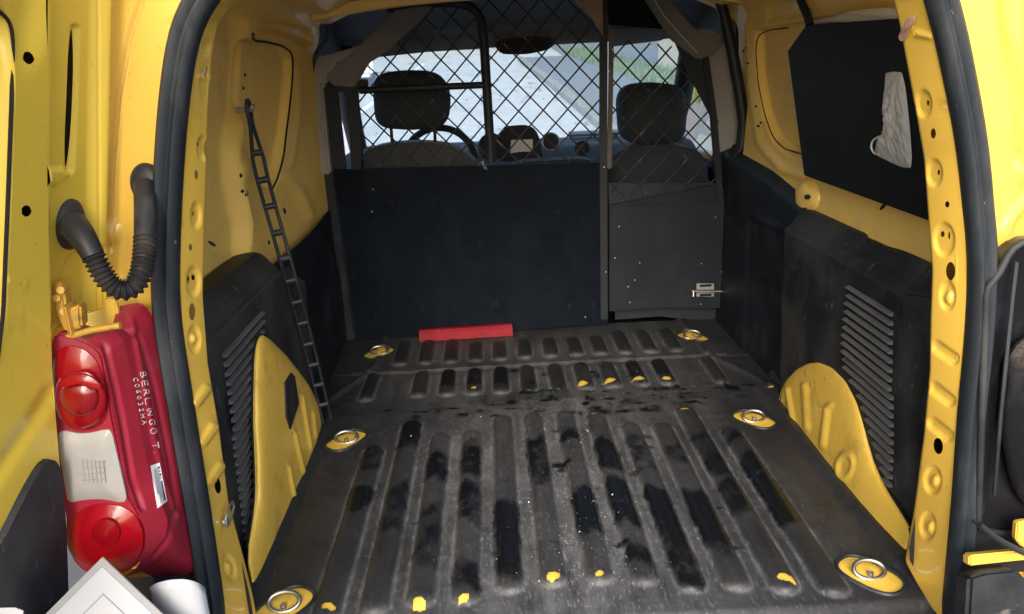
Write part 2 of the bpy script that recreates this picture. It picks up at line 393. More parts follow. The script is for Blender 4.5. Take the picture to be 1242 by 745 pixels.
kp = [ramp(*q) for q in [(632, 78), (655, 96), (690, 126), (735, 166)]]
kp = np.array(kp); kdir = kp[-1]-kp[0]
kx = lambda y: np.interp(y, kp[::-1, 1], kp[::-1, 0]) if y > kp[-1, 1] else kp[-1, 0]
# kerb stones along the road
kerb = thing('kerb', 'mossy concrete kerb along the street ahead of the windscreen', 'kerb', tuple(kp[-1]))
y0 = 3.0; k = 0; proto = None
while y0 < 34:
    y1 = y0+1.0; xa, xb = kx(y0), kx(y1)
    ax = np.array([xa, y0, gz(y0)]); bx = np.array([xb, y1, gz(y1)]); d = bx-ax; d = d/np.linalg.norm(d); nx = np.array([d[1], -d[0], 0])
    poly = [ax+nx*0, bx-d*.03, bx-d*.03+nx*.22, ax+nx*.22]
    prism('kerb_stone', [p+np.array([0, 0, .13+.01*rng.random()]) for p in poly], (0, 0, 1), .16, M['kerb'], kerb, .012, 1, False)
    y0 = y1
struct(strip('pavement', lambda y: (kx(y)+.22, kx(y)+3.2), M['pave'], .09, [3, 5, 8, 12, 18, 26, 34]))
# grass verge: a strip of many blades, one mass
vs, fs = [], []
for i in range(5000):
    y = 7+rng.random()*30; x = kx(y)+2.2+rng.random()*1.3; z = gz(y)+.09; h = .12+.2*rng.random(); a = rng.random()*6.28
    dx, dy = .03*math.cos(a), .03*math.sin(a); n = len(vs)
    vs += [(x-dx, y-dy, z), (x+dx, y+dy, z), (x+dy*2, y-dx*2, z+h)]; fs.append((n, n+1, n+2))
gr = mesh_obj('grass', vs, fs, M['grass'], None, False); tag(gr, 'strip of green grass at the foot of the cream wall', 'grass', kind='stuff')
# cream wall / house on the right of the street
def building(name, label, x0, x1, y0, y1, h, mat, roofmat, wins):
    b = thing(name, label, 'building', ((x0+x1)/2, y0, gz(y0)))
    box('wall', (x0, y0, gz(y0)-.3), (x1, y1, gz(y0)+h), mat, b, .02)
    bm = bmesh.new(); e = .3; zt = gz(y0)+h
    v = [bm.verts.new(p) for p in [(x0-e, y0-e, zt), (x1+e, y0-e, zt), (x1+e, y1+e, zt), (x0-e, y1+e, zt), ((x0+x1)/2, y0-e, zt+1.6), ((x0+x1)/2, y1+e, zt+1.6)]]
    for f in [(0, 1, 4), (2, 3, 5), (1, 2, 5, 4), (3, 0, 4, 5), (3, 2, 1, 0)]: bm.faces.new([v[i] for i in f])
    bm_obj('roof', bm, roofmat, b, False)
    for (wx, wz) in wins:
        f = box('window', (wx-.45, y0-.05, gz(y0)+wz), (wx+.45, y0+.02, gz(y0)+wz+1.1), M['white_paint'], b, .01)
        box('pane', (wx-.38, y0-.06, gz(y0)+wz+.07), (wx+.38, y0-.052, gz(y0)+wz+1.03), M['void'], f, 0)
    return b
building('house', 'cream rendered house behind the grass verge right of the street', 5.0, 12, 17, 24, 5.0, M['render'], M['house_dark'], [(6.5, 1.2), (9, 1.2)])
building('house', 'grey stone house closing the far end of the street', -14, 2.5, 46, 56, 4.5, M['house_dark'], M['house_dark'], [(-10, 1.2), (-6, 1.2), (-2, 1.2)])
gw = thing('garden_wall', 'cream garden wall beside the pavement seen through the windscreen', 'wall', (4.6, 12, gz(12)))
box('wall', (kx(12)+3.3, 10, gz(10)-.3), (kx(12)+3.5, 17, gz(17)+1.25), M['render'], gw, .02)
box('coping', (kx(12)+3.26, 10, gz(17)+1.252), (kx(12)+3.54, 17, gz(17)+1.31), M['pave'], gw, .015)
# parked white van far up the road on the left
pv = thing('parked_van', 'white van parked up the street beyond the driver headrest', 'van', (-4.2, 22, gz(22)))
z = gz(22)
box('body', (-5.2, 22, z+.35), (-3.3, 26.4, z+2.2), M['white_paint'], pv, .12, seg=3)
box('bonnet', (-5.15, 26.3, z+.35), (-3.35, 27.4, z+1.1), M['white_paint'], pv, .1)
box('rear_window', (-4.9, 21.98, z+1.3), (-3.6, 22.02, z+1.9), M['void'], pv, .01)
for sx in (-5.12, -3.5):
    for yy in (23, 26.5):
        bm = bmesh.new(); bmesh.ops.create_cone(bm, cap_ends=True, segments=24, radius1=.33, radius2=.33, depth=.2, matrix=Matrix.Translation((sx+.05, yy, z+.33)) @ Matrix.Rotation(math.pi/2, 4, 'Y'))
        bm_obj('wheel', bm, M['rubber'], pv)
for sx in (-5.1, -3.45): box('tail_light', (sx-.06, 21.97, z+.9), (sx+.06, 22.02, z+1.3), M['lens_red'], pv, .01)
for i, yy in enumerate((9, 14, 20, 28)):
    pass
rl = strip('lane_marking', lambda y: (-2.9, -2.78), M['roadline'], .008, [6, 8, 12, 18, 26, 34]); struct(rl)

# ------------------------------------------------------------------ THE VAN
van = thing('delivery_van', 'yellow panel van seen through its open rear doors with empty black load bay', 'van', (0, 1.1, GZ))
def part(o, label): o['label'] = label; return o

# --- rear opening: seal and jambs
Lso = [(250, 745), (231, 631), (211, 516), (190, 400), (187, 360), (187, 300), (189, 240), (193, 177), (196, 129), (203, 80), (211, 32), (222, 0)]
Lsi = [(268, 745), (252, 631), (234, 516), (217, 400), (213, 360), (214, 300), (216, 240), (219, 177), (224, 129), (229, 80), (239, 29), (261, 0)]
Rsi = [(1127, 0), (1139, 35), (1150, 87), (1160, 140), (1169, 195), (1175, 260), (1180, 301), (1178, 368), (1175, 420), (1166, 507), (1159, 616), (1152, 682), (1146, 745)]
Rso = [(1157, 0), (1167, 40), (1177, 92), (1188, 145), (1195, 195), (1200, 260), (1205, 301), (1204, 368), (1198, 440), (1192, 495), (1184, 600), (1177, 682), (1170, 745)]
YS = 1.06
lc = [P((a[0]+b[0])/2, (a[1]+b[1])/2, y=YS) for a, b in zip(Lso, Lsi)]
rc = [P((a[0]+b[0])/2, (a[1]+b[1])/2, y=YS) for a, b in zip(Rso, Rsi)]
top = [np.array([x, YS, z]) for x, z in [(-.445, 1.085), (-.38, 1.115), (-.2, 1.135), (0, 1.14), (.2, 1.135), (.37, 1.115), (.45, 1.075)]]
bot = [np.array([x, YS, z]) for x, z in [(.645, -.05), (.60, -.09), (.3, -.1), (-.3, -.1), (-.60, -.09), (-.64, 0.0)]]
path = smooth(np.vstack([lc, top, rc, bot]), 260, True, 4)
prof = [(-.9, -.55), (-1.0, -.8), (-.6, -1.0), (.1, -1.0), (.75, -.75), (.9, -.42), (.62, -.12), (.6, .05), (.85, .3), (.95, .62), (.6, .95), (-.2, 1.0), (-.8, .9), (-1, .6)]
prof = [(-a, b) for a, b in prof]
seal = tube('door_seal', path, .0172, M['rubber'], van, prof=prof, closed=True, up=(0, 1, 0))
part(seal, 'thick weathered black rubber seal round the rear opening')
def jamb(name, outer, inner, iy, feats, holes, sgn):
    O = smooth([P(u, v, y=1.066) for u, v in outer], 330, it=2)
    I = smooth([P(q[0], q[1], y=q[2]) if len(q) == 3 else P(q[0], q[1], y=iy) for q in inner], 330, it=2)
    # resample the inner edge at matching heights
    ns = 44; s = np.linspace(0, 1, ns)[None, :, None]
    G = O[:, None]*(1-s)+I[:, None]*s
    G[:, :, 1] -= .0035*sm((s[:, :, 0]-.16)/.06)
    G[:, :, 1] -= .008*np.sin(np.pi*np.clip(s[:, :, 0]*1.0, 0, 1))**.7
    ret = []
    for (dx, dy) in ((.004, .006), (.018, .016), (.10, .03)):
        r = I.copy(); r[:, 0] += sgn*dx; r[:, 1] += dy; ret.append(r[:, None])
    G = np.concatenate([G]+ret, axis=1)
    feats = list(feats)
    for k in range(12, 330, 15):
        c_ = PX(G[k, 4][None])[0]; feats.append(('ell', tuple(c_), 1.9, 2.2, 0, .0016, 2.2))
    return patch(name, G, M['yellow'], van, feats, holes)
Lin = [(313, 752, 1.19), (308, 724, 1.19), (299, 687, 1.18), (278, 608, 1.15), (266, 516), (253, 440), (250, 400), (247, 361), (249, 264), (250, 240), (253, 129), (258, 64), (265, 28), (281, 8), (300, -6)]
Lout = [(266, 760), (252, 631), (234, 516), (217, 400), (212, 360), (213, 300), (215, 240), (218, 177), (223, 129), (228, 80), (238, 29), (262, -4)]
def dimple(c, rx, ry, d=.006, rot=0): return ('ell', c, rx, ry, rot, d*.65, 3.2)
LF = [dimple((246, 180), 6, 13), dimple((238, 262), 6, 14), dimple((235, 342), 8, 17, .007), dimple((236, 412), 7, 15, .007), ('ell', (236, 411), 3, 5, 0, -.006, 3),
      ('line', [(238, 488), (250, 472)], 5, -.004, 4), ('line', [(246, 536), (259, 518)], 5, -.004, 4), ('line', [(255, 584), (267, 566)], 5, -.004, 4),
      dimple((279, 689), 7, 15, .006, -12), ('ell', (279, 689), 3, 6, -12, -.005, 3), dimple((248, 102), 5, 22, .002), ('line', [(240, 94), (256, 96)], 1.2, -.003, 3), ('ell', (250, 57), 5, 8, 0, .003, 4)]
LH = [((250, 87), 1.8, 7.5, 3), ((242, 175), 1.6, 3.5, 0), ((238, 212), 2.3, 6, 0), ((237, 260), 1.3, 3, 0), ((231, 300), 2.2, 4, 0), ((231.5, 340), 1.2, 5, 0), ((237.5, 337), 2.2, 4, 0), ((233, 378), 3.8, 10.5, 0), ((264, 589), 3.8, 10, -6)]
jl = jamb('door_jamb', Lout, Lin, 1.13, LF, LH, -1)
Rin = [(1078, -8), (1083, 0), (1090, 28), (1101, 87), (1111, 140), (1120, 192), (1125, 260), (1130, 329), (1128, 388), (1127, 450), (1120, 529, 1.14), (1107, 629, 1.17), (1097, 680, 1.19), (1111, 706, 1.15), (1128, 734, 1.11), (1136, 752, 1.09)]
Rout = [(1124, -8), (1139, 35), (1150, 87), (1160, 140), (1169, 195), (1175, 260), (1181, 301), (1179, 368), (1176, 420), (1167, 507), (1160, 616), (1153, 682), (1150, 715), (1148, 735), (1146, 752)]
RF = [dimple((1120, 126), 9, 15), dimple((1133, 210), 9, 15), dimple((1145, 291), 12, 19, .006), dimple((1149, 359), 9, 16, .007), ('ell', (1150, 362), 4, 7, 0, -.006, 3),
      ('line', [(1136, 421), (1156, 435)], 6, .005, 5), ('line', [(1133, 471), (1152, 486)], 6, .005, 5), ('line', [(1131, 514), (1150, 529)], 6, .005, 5),
      dimple((1131, 583), 10, 16, .007), ('ell', (1133, 584), 4, 6, 0, -.006, 3), dimple((1125, 638), 9, 16, .007), ('ell', (1127, 640), 3.5, 6, 0, -.006, 3),
      ('line', [(1110, 40), (1128, 44)], 3, -.003, 4)]
RH = [((1108, 38), 2.6, 7, -8), ((1123, 126), 1.7, 3.5, 0), ((1132, 162), 3.2, 6.2, 0), ((1136, 210), 1.6, 3.4, 0), ((1149, 248), 2.8, 3.8, 0), ((1141, 285), 2.6, 3.6, 0), ((1149, 287), 1.2, 5, 0), ((1153, 329), 5.6, 11, 0), ((1138, 541), 5.6, 10, -6)]
jr = jamb('door_jamb', Rout, Rin, 1.13, RF, RH, 1)
# black backing sheets that paint the hollow behind the jambs dark
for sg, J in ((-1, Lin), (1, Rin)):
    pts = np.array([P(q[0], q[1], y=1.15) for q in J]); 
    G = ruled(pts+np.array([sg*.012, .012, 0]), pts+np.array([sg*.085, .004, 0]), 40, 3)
    patch('jamb_dark_backing', G, M['void'], van)
# latch striker on the left jamb
bv = LASTG[jl.name]
c, n = hit(271, 622, bv, .004)
ring = [hit(u, v, bv, .010)[0] for u, v in [(268, 640), (266, 630), (269, 618), (275, 608), (277, 614), (274, 626), (269, 638)]]
if all(r is not None for r in ring): tube('latch_striker', np.array(ring), .0022, M['steel'], van, 8)
c, n = hit(269, 633, bv, .003)
if c is not None: tube('striker_bolt', [np.array(c), np.array(c+n*.008)], .006, M['steel_dull'], van, 12)
c, n = hit(1104, 24, LASTG[jr.name], .003)

# --- outer rear body panels
G = np.array([[P(u, v, y=1.085) for v in np.linspace(-60, 690, 120)] for u in np.linspace(100, 222, 60)])
ob = patch('rear_corner_panel', G, M['yellow'], van, [('line', [(172, 0), (158, 40), (143, 120), (136, 200), (133, 300)], 2.2, .007, 7), ('ell', (138, 283), 9, 11, 0, -.006, 7), ('line', [(150, 330), (165, 375), (195, 390)], 2, .006, 6)])
G = np.array([[P(u, v, y=1.085) for v in np.linspace(-60, 800, 120)] for u in np.linspace(1160, 1420, 70)])
G[:, :, 1] += .05*np.clip((np.linspace(1160, 1420, 70)-1225)/60, 0, 3)[:, None]
orp = patch('rear_corner_panel', G, M['yellow'], van, [('poly', [(1205, -60), (1300, -60), (1300, 180), (1250, 150), (1225, 90), (1212, 30)], -.010, 10), ('line', [(1215, 285), (1228, 262), (1250, 240), (1300, 225)], 4, -.006, 10), ('ell', (1238, 210), 9, 12, 0, -.006, 10), ('poly', [(1186, 420), (1440, 420), (1440, 800), (1170, 800), (1170, 650)], .05, 14)])
# right: empty black lamp carrier, loom and bracket
carrier = [(1196, 347), (1206, 341), (1213, 330), (1220, 312), (1228, 300), (1240, 293), (1262, 290), (1300, 292), (1320, 420), (1310, 560), (1290, 640), (1240, 650), (1186, 642), (1190, 520)]
cp = smooth(ray_poly(carrier, y=1.05), 60, True, 1)
lr = dome('lamp_carrier', cp, (0, -1, .1), -.02, M['gloss_black'], van, 8, 2.0, .05); part(lr, 'bare glossy black lamp carrier with raised lip')
tube('lip', smooth(ray_poly(carrier, y=1.046), 90, True, 1), .0055, M['trim'], lr, 8, True)
dome('reflector_bowl', smooth(ray_poly([(1222, 430), (1250, 400), (1290, 420), (1310, 520), (1290, 600), (1250, 625), (1228, 590), (1215, 520)], y=1.045), 40, True, 2), (0, -1, .1), .02, M['gloss_black'], lr, 8, 2.4)
tube('rib', np.array(ray_poly([(1233, 318), (1228, 360), (1222, 420), (1214, 500), (1206, 600)], y=1.040)), .003, M['trim'], lr, 6)
pr = prism('bracket', ray_poly([(1176, 674), (1242, 668), (1300, 664), (1300, 678), (1240, 680), (1176, 687)], y=1.0), (0, -1, .4), .02, M['yellow'], van, .003)
prism('bracket', ray_poly([(1234, 634), (1244, 632), (1300, 630), (1300, 664), (1240, 664), (1232, 654)], y=1.01), (0, -1, .2), .012, M['yellow'], van, .002)
box('bumper_carrier', P(1172, 640, y=1.06), P(1330, 672, y=1.10), M['void'], van, .004)
tube('cable', smooth(ray_poly([(1188, 636), (1202, 648), (1220, 660), (1245, 672), (1290, 684)], y=.985), 30), .0048, M['rubber'], van, 8)
tube('cable', smooth(ray_poly([(1180, 632), (1194, 640), (1210, 655), (1230, 664), (1260, 676)], y=1.0), 30), .003, M['rubber'], van, 8)
# bumper, both ends below the load sill
bl = P(150, 760, y=1.0); 
box('rear_bumper', (-.87, .93, -.38), (.87, 1.045, -.075), M['trim'], van, .02, seg=3)
prism('bumper_end', ray_poly([(1176, 700), (1196, 694), (1234, 690), (1262, 720), (1300, 728), (1300, 800), (1170, 800)], y=.975), (0, -1, .5), .04, M['trim'], van, .006)
box('bumper_corner', (-.79, .945, -.09), (-.625, 1.05, .20), M['trim_dark'], van, .015)
box('sill_plate', (-.66, 1.03, -.05), (.66, 1.10, -.012), M['trim'], van, .006)

# --- load floor and side walls
mesh_obj('underfloor', [(-.8, 1.04, -.03), (.8, 1.04, -.03), (.8, 2.9, -.03), (-.8, 2.9, -.03)], [(0, 1, 2, 3)], M['trim_dark'], van, False)
def wallx(z, sg):        # inner skin leans in towards the roof
    return sg*(.705 - .022*sm((z-.62)/.45) - .018*sm((z-1.0)/.08) - .2*sm((z-1.06)/.12))
def side_wall(sg, feats, y1=2.66):
    yy = np.linspace(1.14, y1, 230); zz = np.linspace(.0, 1.15, 170)
    G = np.array([[(wallx(z, sg), y, z) for z in zz] for y in yy])
    return patch('side_wall', G, M['yellow_in'], van, feats, toward=(-sg, 0, 0))
LWF = [('poly', [(302, 49), (330, 51), (347, 57), (355, 72), (353, 110), (347, 160), (339, 205), (331, 230), (315, 225), (300, 180), (297, 120), (300, 70)], .024, 4),
       ('poly', [(250, 22), (270, 20), (297, 12), (301, 60), (297, 130), (288, 180), (291, 225), (302, 280), (300, 318), (240, 384), (235, 200)], .035, 9),
       ('poly', [(322, 30), (345, 29), (374, 38), (380, 50), (368, 54), (345, 42), (316, 40)], .02, 7),
       ('line', [(325, 2), (350, 12), (385, 24), (397, 40), (396, 70)], 5, .018, 8),
       ('line', [(250, 285), (280, 305), (312, 322)], 3, -.010, 12), ('line', [(296, 235), (304, 270), (303, 296)], 2.5, -.008, 7), ('line', [(345, 215), (362, 230), (376, 262)], 5, -.012, 14),
       ('ell', (300, 210), 6, 12, 0, -.006, 8), ('line', [(361, 80), (362, 140), (352, 200)], 4, -.006, 10)]
lw = side_wall(-1, LWF)
RWF = [('poly', [(916, 38), (955, 30), (1050, 20), (1050, 180), (975, 190), (955, 186), (938, 170), (926, 140), (918, 90)], .024, 4),
       ('line', [(906, 30), (910, 100), (922, 175), (948, 205), (975, 214)], 4, -.008, 10), ('poly', [(893, 0), (903, 20), (905, 110), (898, 185), (880, 185), (880, 0)], .03, 8),
       ('poly', [(930, 0), (972, 0), (980, 22), (930, 26)], .012, 6)]
rw = side_wall(1, RWF)
# sealing lines round the blanked windows
def on(bvh, pts, off=.001):
    if off >= .0025: pts = resample(pts, 60)
    r = [hit(u, v, bvh, off)[0] for u, v in pts]; return np.array([np.array(q) for q in r if q is not None])
lb, rb = LASTG[lw.name], LASTG[rw.name]
tube('window_sealant', smooth(on(lb, [(308, 48), (325, 50), (343, 55), (353, 63), (355, 75), (353, 110), (348, 150), (343, 190), (337, 215), (330, 230)], .003), 60), .0026, M['void'], van, 6)
tube('window_sealant', smooth(on(rb, [(957, 34), (935, 36), (919, 42), (917, 60), (920, 100), (928, 140), (938, 168), (952, 182), (972, 188)], .003), 60), .0016, M['void'], van, 6)
# stamped holes in the walls: black discs painting their dark insides
def wall_disc(u, v, ru, rv, bvh, rot=0, mat=None, name='dark_hole_disc'):
    a = math.radians(rot); pts = []
    for k in range(12):
        t = 2*math.pi*k/12; s = 1
        x, y = ru*math.cos(t), rv*math.sin(t)
        h_, n_ = hit(u+x*math.cos(a)-y*math.sin(a), v+x*math.sin(a)+y*math.cos(a), bvh, .0012)
        if h_ is None: return
        pts.append(np.array(h_))
    return prism(name, pts, np.array(n_), .004, mat or M['void'], van, 0, smooth_=False)
for q in [(307, 44, 2, 4.5, -5), (297, 91, 1, 2.5), (295, 107, 1, 2), (292, 213, 1.6, 2.6), (294, 232, 2, 2.2), (299, 235, 1.6, 3), (345, 256, 1.5, 4, -15), (257, 296, 1.7, 5.5, -55), (326, 294, 1.0, 3)]:
    wall_disc(*q[:4], lb, q[4] if len(q) > 4 else 0)
for q in [(902, 62, 1.3, 1.6), (905, 58, 1, 1.2), (907, 77, 1.3, 1.5), (917, 129, 1.3, 1.5), (923, 149, 1.3, 1.5), (920, 153, 1.5, 1.7)]:
    wall_disc(*q[:4], rb)
# boss under the board and a slot beside it
cb, nb = hit(980, 238, rb)
dome('boss', smooth(on(rb, [(967, 226), (980, 214), (990, 222), (996, 240), (992, 252), (978, 262), (968, 252)]), 30, True, 1), np.array(nb), .02, M['yellow_in'], van, 8, 3)
bb = BVHTree.FromPolygons([tuple(map(float, P(u, v, x=cb[0]-.026))) for u, v in [(900, 150), (1130, 150), (1130, 330), (900, 330)]], [(0, 1, 2, 3)])
wall_disc(979, 239, 3.2, 3, bb, 0, M['trim'], 'bump_stop'); wall_disc(1071, 251, 2, 5, rb, 40)

# --- black lower trims
def trim_side(sg, ya, yb, zt, zr, name='trim_panel'):
    """box-like lower trim: ledge from the wall down to a ridge, then the face"""
    ny, prof = 60, [(.735, zt-.0), (.700, zt), (.690, zt-.002), (.655, zr+.006), (.648, zr), (.645, zr-.008), (.650, zr-.2), (.662, .0), (.664, -.05)]
    ns = np.linspace(0, len(prof)-1, 60); px_ = np.interp(ns, range(len(prof)), [p[0] for p in prof]); pz = np.interp(ns, range(len(prof)), [p[1] for p in prof])
    yy = np.linspace(ya, yb, ny)
    G = np.array([[(sg*a, y, b) for a, b in zip(px_, pz)] for y in yy])
    return G
# left rear trim
G = trim_side(-1, 1.14, 2.0, .55, .497)
yv = np.linspace(1.14, 2.0, 60)
dropL = .085*sm((yv-1.76)/.2); G[:, :, 2] -= dropL[:, None]*np.clip(G[:, :, 2]/.5, 0, 1)
lt = patch('trim_panel', G, M['trim'], van, [('line', [(262, 400), (300, 362), (335, 330)], 2, .004, 5)], toward=(-(-1), 0, .4))
# left front lower trim
G = np.array([[(-.69-.012*math.sin(y*5), y, z*(1-.09*sm((y-2.2)/.4)*0)) for z in np.linspace(-.03, .49, 40)] for y in np.linspace(1.9, 2.66, 60)])
lft = patch('front_trim_panel', G, M['trim_dark'], van, [('poly', [(352, 330), (395, 300), (405, 420), (385, 440)], .015, 10), ('line', [(395, 290), (413, 350), (420, 410)], 3, -.01, 8)], toward=(1, 0, 0))
# right rear trim: a deep box
G = trim_side(1, 1.37, 1.97, .553, .500)
rt = patch('trim_panel', G, M['trim'], van, [('line', [(1028, 309), (1055, 285)], 1.5, .004, 4), ('line', [(1028, 311), (1022, 420)], 1.2, .003, 4), ('poly', [(1030, 300), (1100, 345), (1130, 330), (1060, 280)], .006, 5)], toward=(-1, 0, .4))
# its rear and front end faces
def endcap(y, tow, dy, nm='end_face'):
    pr_ = [(.735, .553), (.700, .553), (.655, .506), (.648, .50), (.645, .492), (.650, .3), (.662, 0), (.664, -.05), (.735, -.05)]
    return prism(nm, [np.array([x, y, z]) for x, z in pr_], tow, .01, M['trim'], rt, .003)
G = ruled([(.6465, 1.372, .497), (.650, 1.372, .3), (.662, 1.372, 0)], [(.70, 1.19, .53), (.70, 1.20, .3), (.70, 1.21, 0)], 40, 20)
patch('end_face', G, M['trim'], rt, [('poly', [(1098, 420), (1112, 410), (1122, 420), (1110, 600), (1100, 590)], .008, 6)], toward=(-.6, -1, 0))
mesh_obj('end_ledge', [(.6465, 1.372, .4985), (.70, 1.19, .531), (.735, 1.19, .553), (.735, 1.372, .553), (.70, 1.372, .553), (.655, 1.372, .506)], [(0, 1, 2, 3, 4, 5)], M['trim'], rt, False)
endcap(1.97, (0, 1, 0), 0, 'front_face')
# right front lower trim with pocket edges
ytop = lambda y: np.interp(y, [1.93, 2.05, 2.25, 2.5, 2.7], [.585, .60, .63, .645, .65])
G = np.array([[(.683+.03*sm((z-ytop(y)+.05)/.05), y, z) for z in np.linspace(-.03, ytop(y), 60)] for y in np.linspace(1.95, 2.68, 70)])
rft = patch('front_trim_panel', G, M['trim_dark'], van, [('poly', [(908, 262), (955, 283), (955, 480), (900, 440)], .009, 5), ('line', [(920, 330), (950, 357)], 1.6, -.01, 4), ('line', [(909, 262), (954, 282)], 2.0, -.012, 4), ('line', [(912, 275), (910, 320)], 1.6, -.006, 4), ('poly', [(920, 335), (952, 360), (955, 440), (925, 425)], .008, 8)], toward=(-1, 0, 0))
# louvre slats
def louvres(par, sg, ya, yb, z0, dz, n, ys_=None):
    proto = None
    for k in range(n):
        z = z0-k*dz; a, b = (ya, yb) if ys_ is None else ys_(z)
        if b-a < .02: continue
        L_ = b-a
        if proto is None or abs(L_-pl) > .004:
            bm = bmesh.new(); pf = [(0, .0), (.0095, -.003), (.0105, -.005), (.0095, -.007), (0, -.009)]
            r1 = [bm.verts.new((-sg*p, 0, q)) for p, q in pf]; r2 = [bm.verts.new((-sg*p*.8, L_, q)) for p, q in pf]
            for i in range(len(pf)-1): bm.faces.new([r1[i], r1[i+1], r2[i+1], r2[i]])
            bm.faces.new(r1); bm.faces.new(r2[::-1])
            o = bm_obj('slat', bm, M['louvre'], None, True, 30); proto = o; pl = L_; o.parent = par
        else:
            o = proto.copy(); COL.objects.link(o); o.parent = par
        xf = .650+.012*max(0, (.3-z)/.3) - (.004 if z > .3 else 0)
        o.location = Vector((sg*(xf-.001), a, z))-wloc(par)
def span(lpx, rpx, x):
    A_ = np.array(ray_poly(lpx, x=x)); B_ = np.array(ray_poly(rpx, x=x))
    f = lambda Q, z: np.interp(z, Q[::-1, 2], Q[::-1, 1])
    return lambda z: tuple(sorted((f(A_, z), f(B_, z))))
louvres(rt, 1, 0, 0, .455, .0185, 24, span([(1032, 350), (1027, 400), (1026, 446), (1041, 474), (1052, 510), (1066, 560), (1075, 600)], [(1087, 378), (1086, 450), (1082, 550), (1077, 604)], .65))
louvres(lt, -1, 0, 0, .455, .0185, 24, span([(266, 430), (271, 470), (280, 530), (292, 600), (300, 650)], [(316, 392), (306, 430), (303, 480), (303, 540), (306, 600), (304, 650)], -.65))

# --- wheel arches
def arch(top_px, x_top, bot, bulge, feats, nu=140, ns=60, tw=(1, -.3, .4), xt=None):
    T = np.array([P(q[0], q[1], x=(q[2] if len(q) > 2 else x_top)) for q in top_px]); T = smooth(T, nu, it=3)
    B = resample(np.array(bot, float), nu); s = np.linspace(0, 1, ns)[None, :, None]
    # cubic across: leave the trim turning over a shoulder, then run down to the floor
    Cc = T + np.array(bulge)*np.sin(np.linspace(0, np.pi, nu))[:, None]**.6
    G = (1-s)**2*T[:, None]+2*s*(1-s)*Cc[:, None]+s*s*B[:, None]
    return patch('wheel_arch', G, M['yellow_arch'], van, feats, toward=tw)
ltop = [(303, 700, -0.634), (300, 684, -0.634), (301, 664, -0.634), (306, 635, -0.634), (310, 600, -0.634), (309, 560, -0.634), (307, 520, -0.634), (307, 480, -0.634), (308, 440, -0.634), (310, 417, -0.634), (316, 405, -0.634), (326, 411, -0.634), (345, 430, -0.634), (360, 449, -0.634), (372, 465, -0.634), (382, 484, -0.634), (389, 503, -0.634), (389, 522, -0.634)]
lbot = [P(308, 722, z=-.006), P(318, 700, z=-.006), P(345, 636, z=-.006), P(370, 578, z=-.006), P(384, 545, z=-.006), P(389, 526, z=-.006)]
LAF = [('line', [(350, 566), (357, 602)], 1.6, -.006, 4), ('line', [(357, 525), (368, 572)], 1.6, -.006, 4), ('line', [(366, 480), (377, 545)], 1.6, -.006, 4), ('line', [(380, 500), (383, 530)], 1.4, -.005, 4)]
la = arch(ltop, -.68, lbot, (.030, -.030, .015), LAF)
part(la, 'scuffed yellow left wheel arch with black foam patch')
fp = on(LASTG[la.name], [(344, 465), (352, 452), (356, 456), (361, 490), (351, 521), (346, 505)], .001)
c, n = hit(352, 485, LASTG[la.name])
prism('foam_patch', [p+np.array(n)*.003 for p in fp], np.array(n), .006, M['trim'], la, .001)
rtop = [(1100, 676, .652), (1104, 655, .655), (1103, 640, .66), (1090, 618, .66), (1076, 596, .66), (1063, 568, .66), (1055, 540, .66), (1049, 515, .66), (1041, 486, .66), (1028, 460, .66), (1012, 444, .66), (996, 438, .66), (982, 440, .66), (966, 449, .66), (955, 461, .66), (948, 474, .658), (945, 490, .652)]
rbot = [P(1100, 686, z=-.006), P(1080, 664, z=-.006), P(1040, 616, z=-.006), P(1000, 566, z=-.006), P(965, 520, z=-.006), P(947, 494, z=-.006)]
RAF = [('line', [(955, 472), (962, 513)], 2.4, -.006, 5), ('line', [(976, 468), (979, 518)], 3.5, -.006, 6), ('line', [(1003, 500), (998, 540)], 3.5, -.006, 6), ('line', [(1003, 495), (1008, 492)], 3, -.005, 5), ('ell', (1025, 565), 11, 17, 15, -.007, 6), ('ell', (1026, 566), 7, 12, 15, .006, 5)]
ra = arch(rtop, .66, rbot, (-.022, -.012, .02), RAF, tw=(-1, -.3, .4))
part(ra, 'scuffed yellow right wheel arch with pressed ribs')
# edge lips where arch meets trim
for A_, tp in ((la, ltop), (ra, rtop)):
    tube('arch_lip', smooth([P(q[0], q[1], x=q[2])+np.array([0, -.001, .001]) for q in tp[2:]], 80, it=3), .0026, M['yellow_arch'], A_, 6)

for A_, bt, tp in ((la, lbot, ltop), (ra, rbot, rtop)):
    tube('floor_bead', smooth([np.array(q)+np.array([0, 0, .012]) for q in bt], 60, it=2), .0055, M['trim'], A_, 6)
    tube('joint_bead', smooth([P(q[0], q[1], x=q[2]+(-.002 if q[2] > 0 else .002))+np.array([0, -.004, .004]) for q in tp[2:]], 80, it=3), .0022, M['void'], A_, 6)
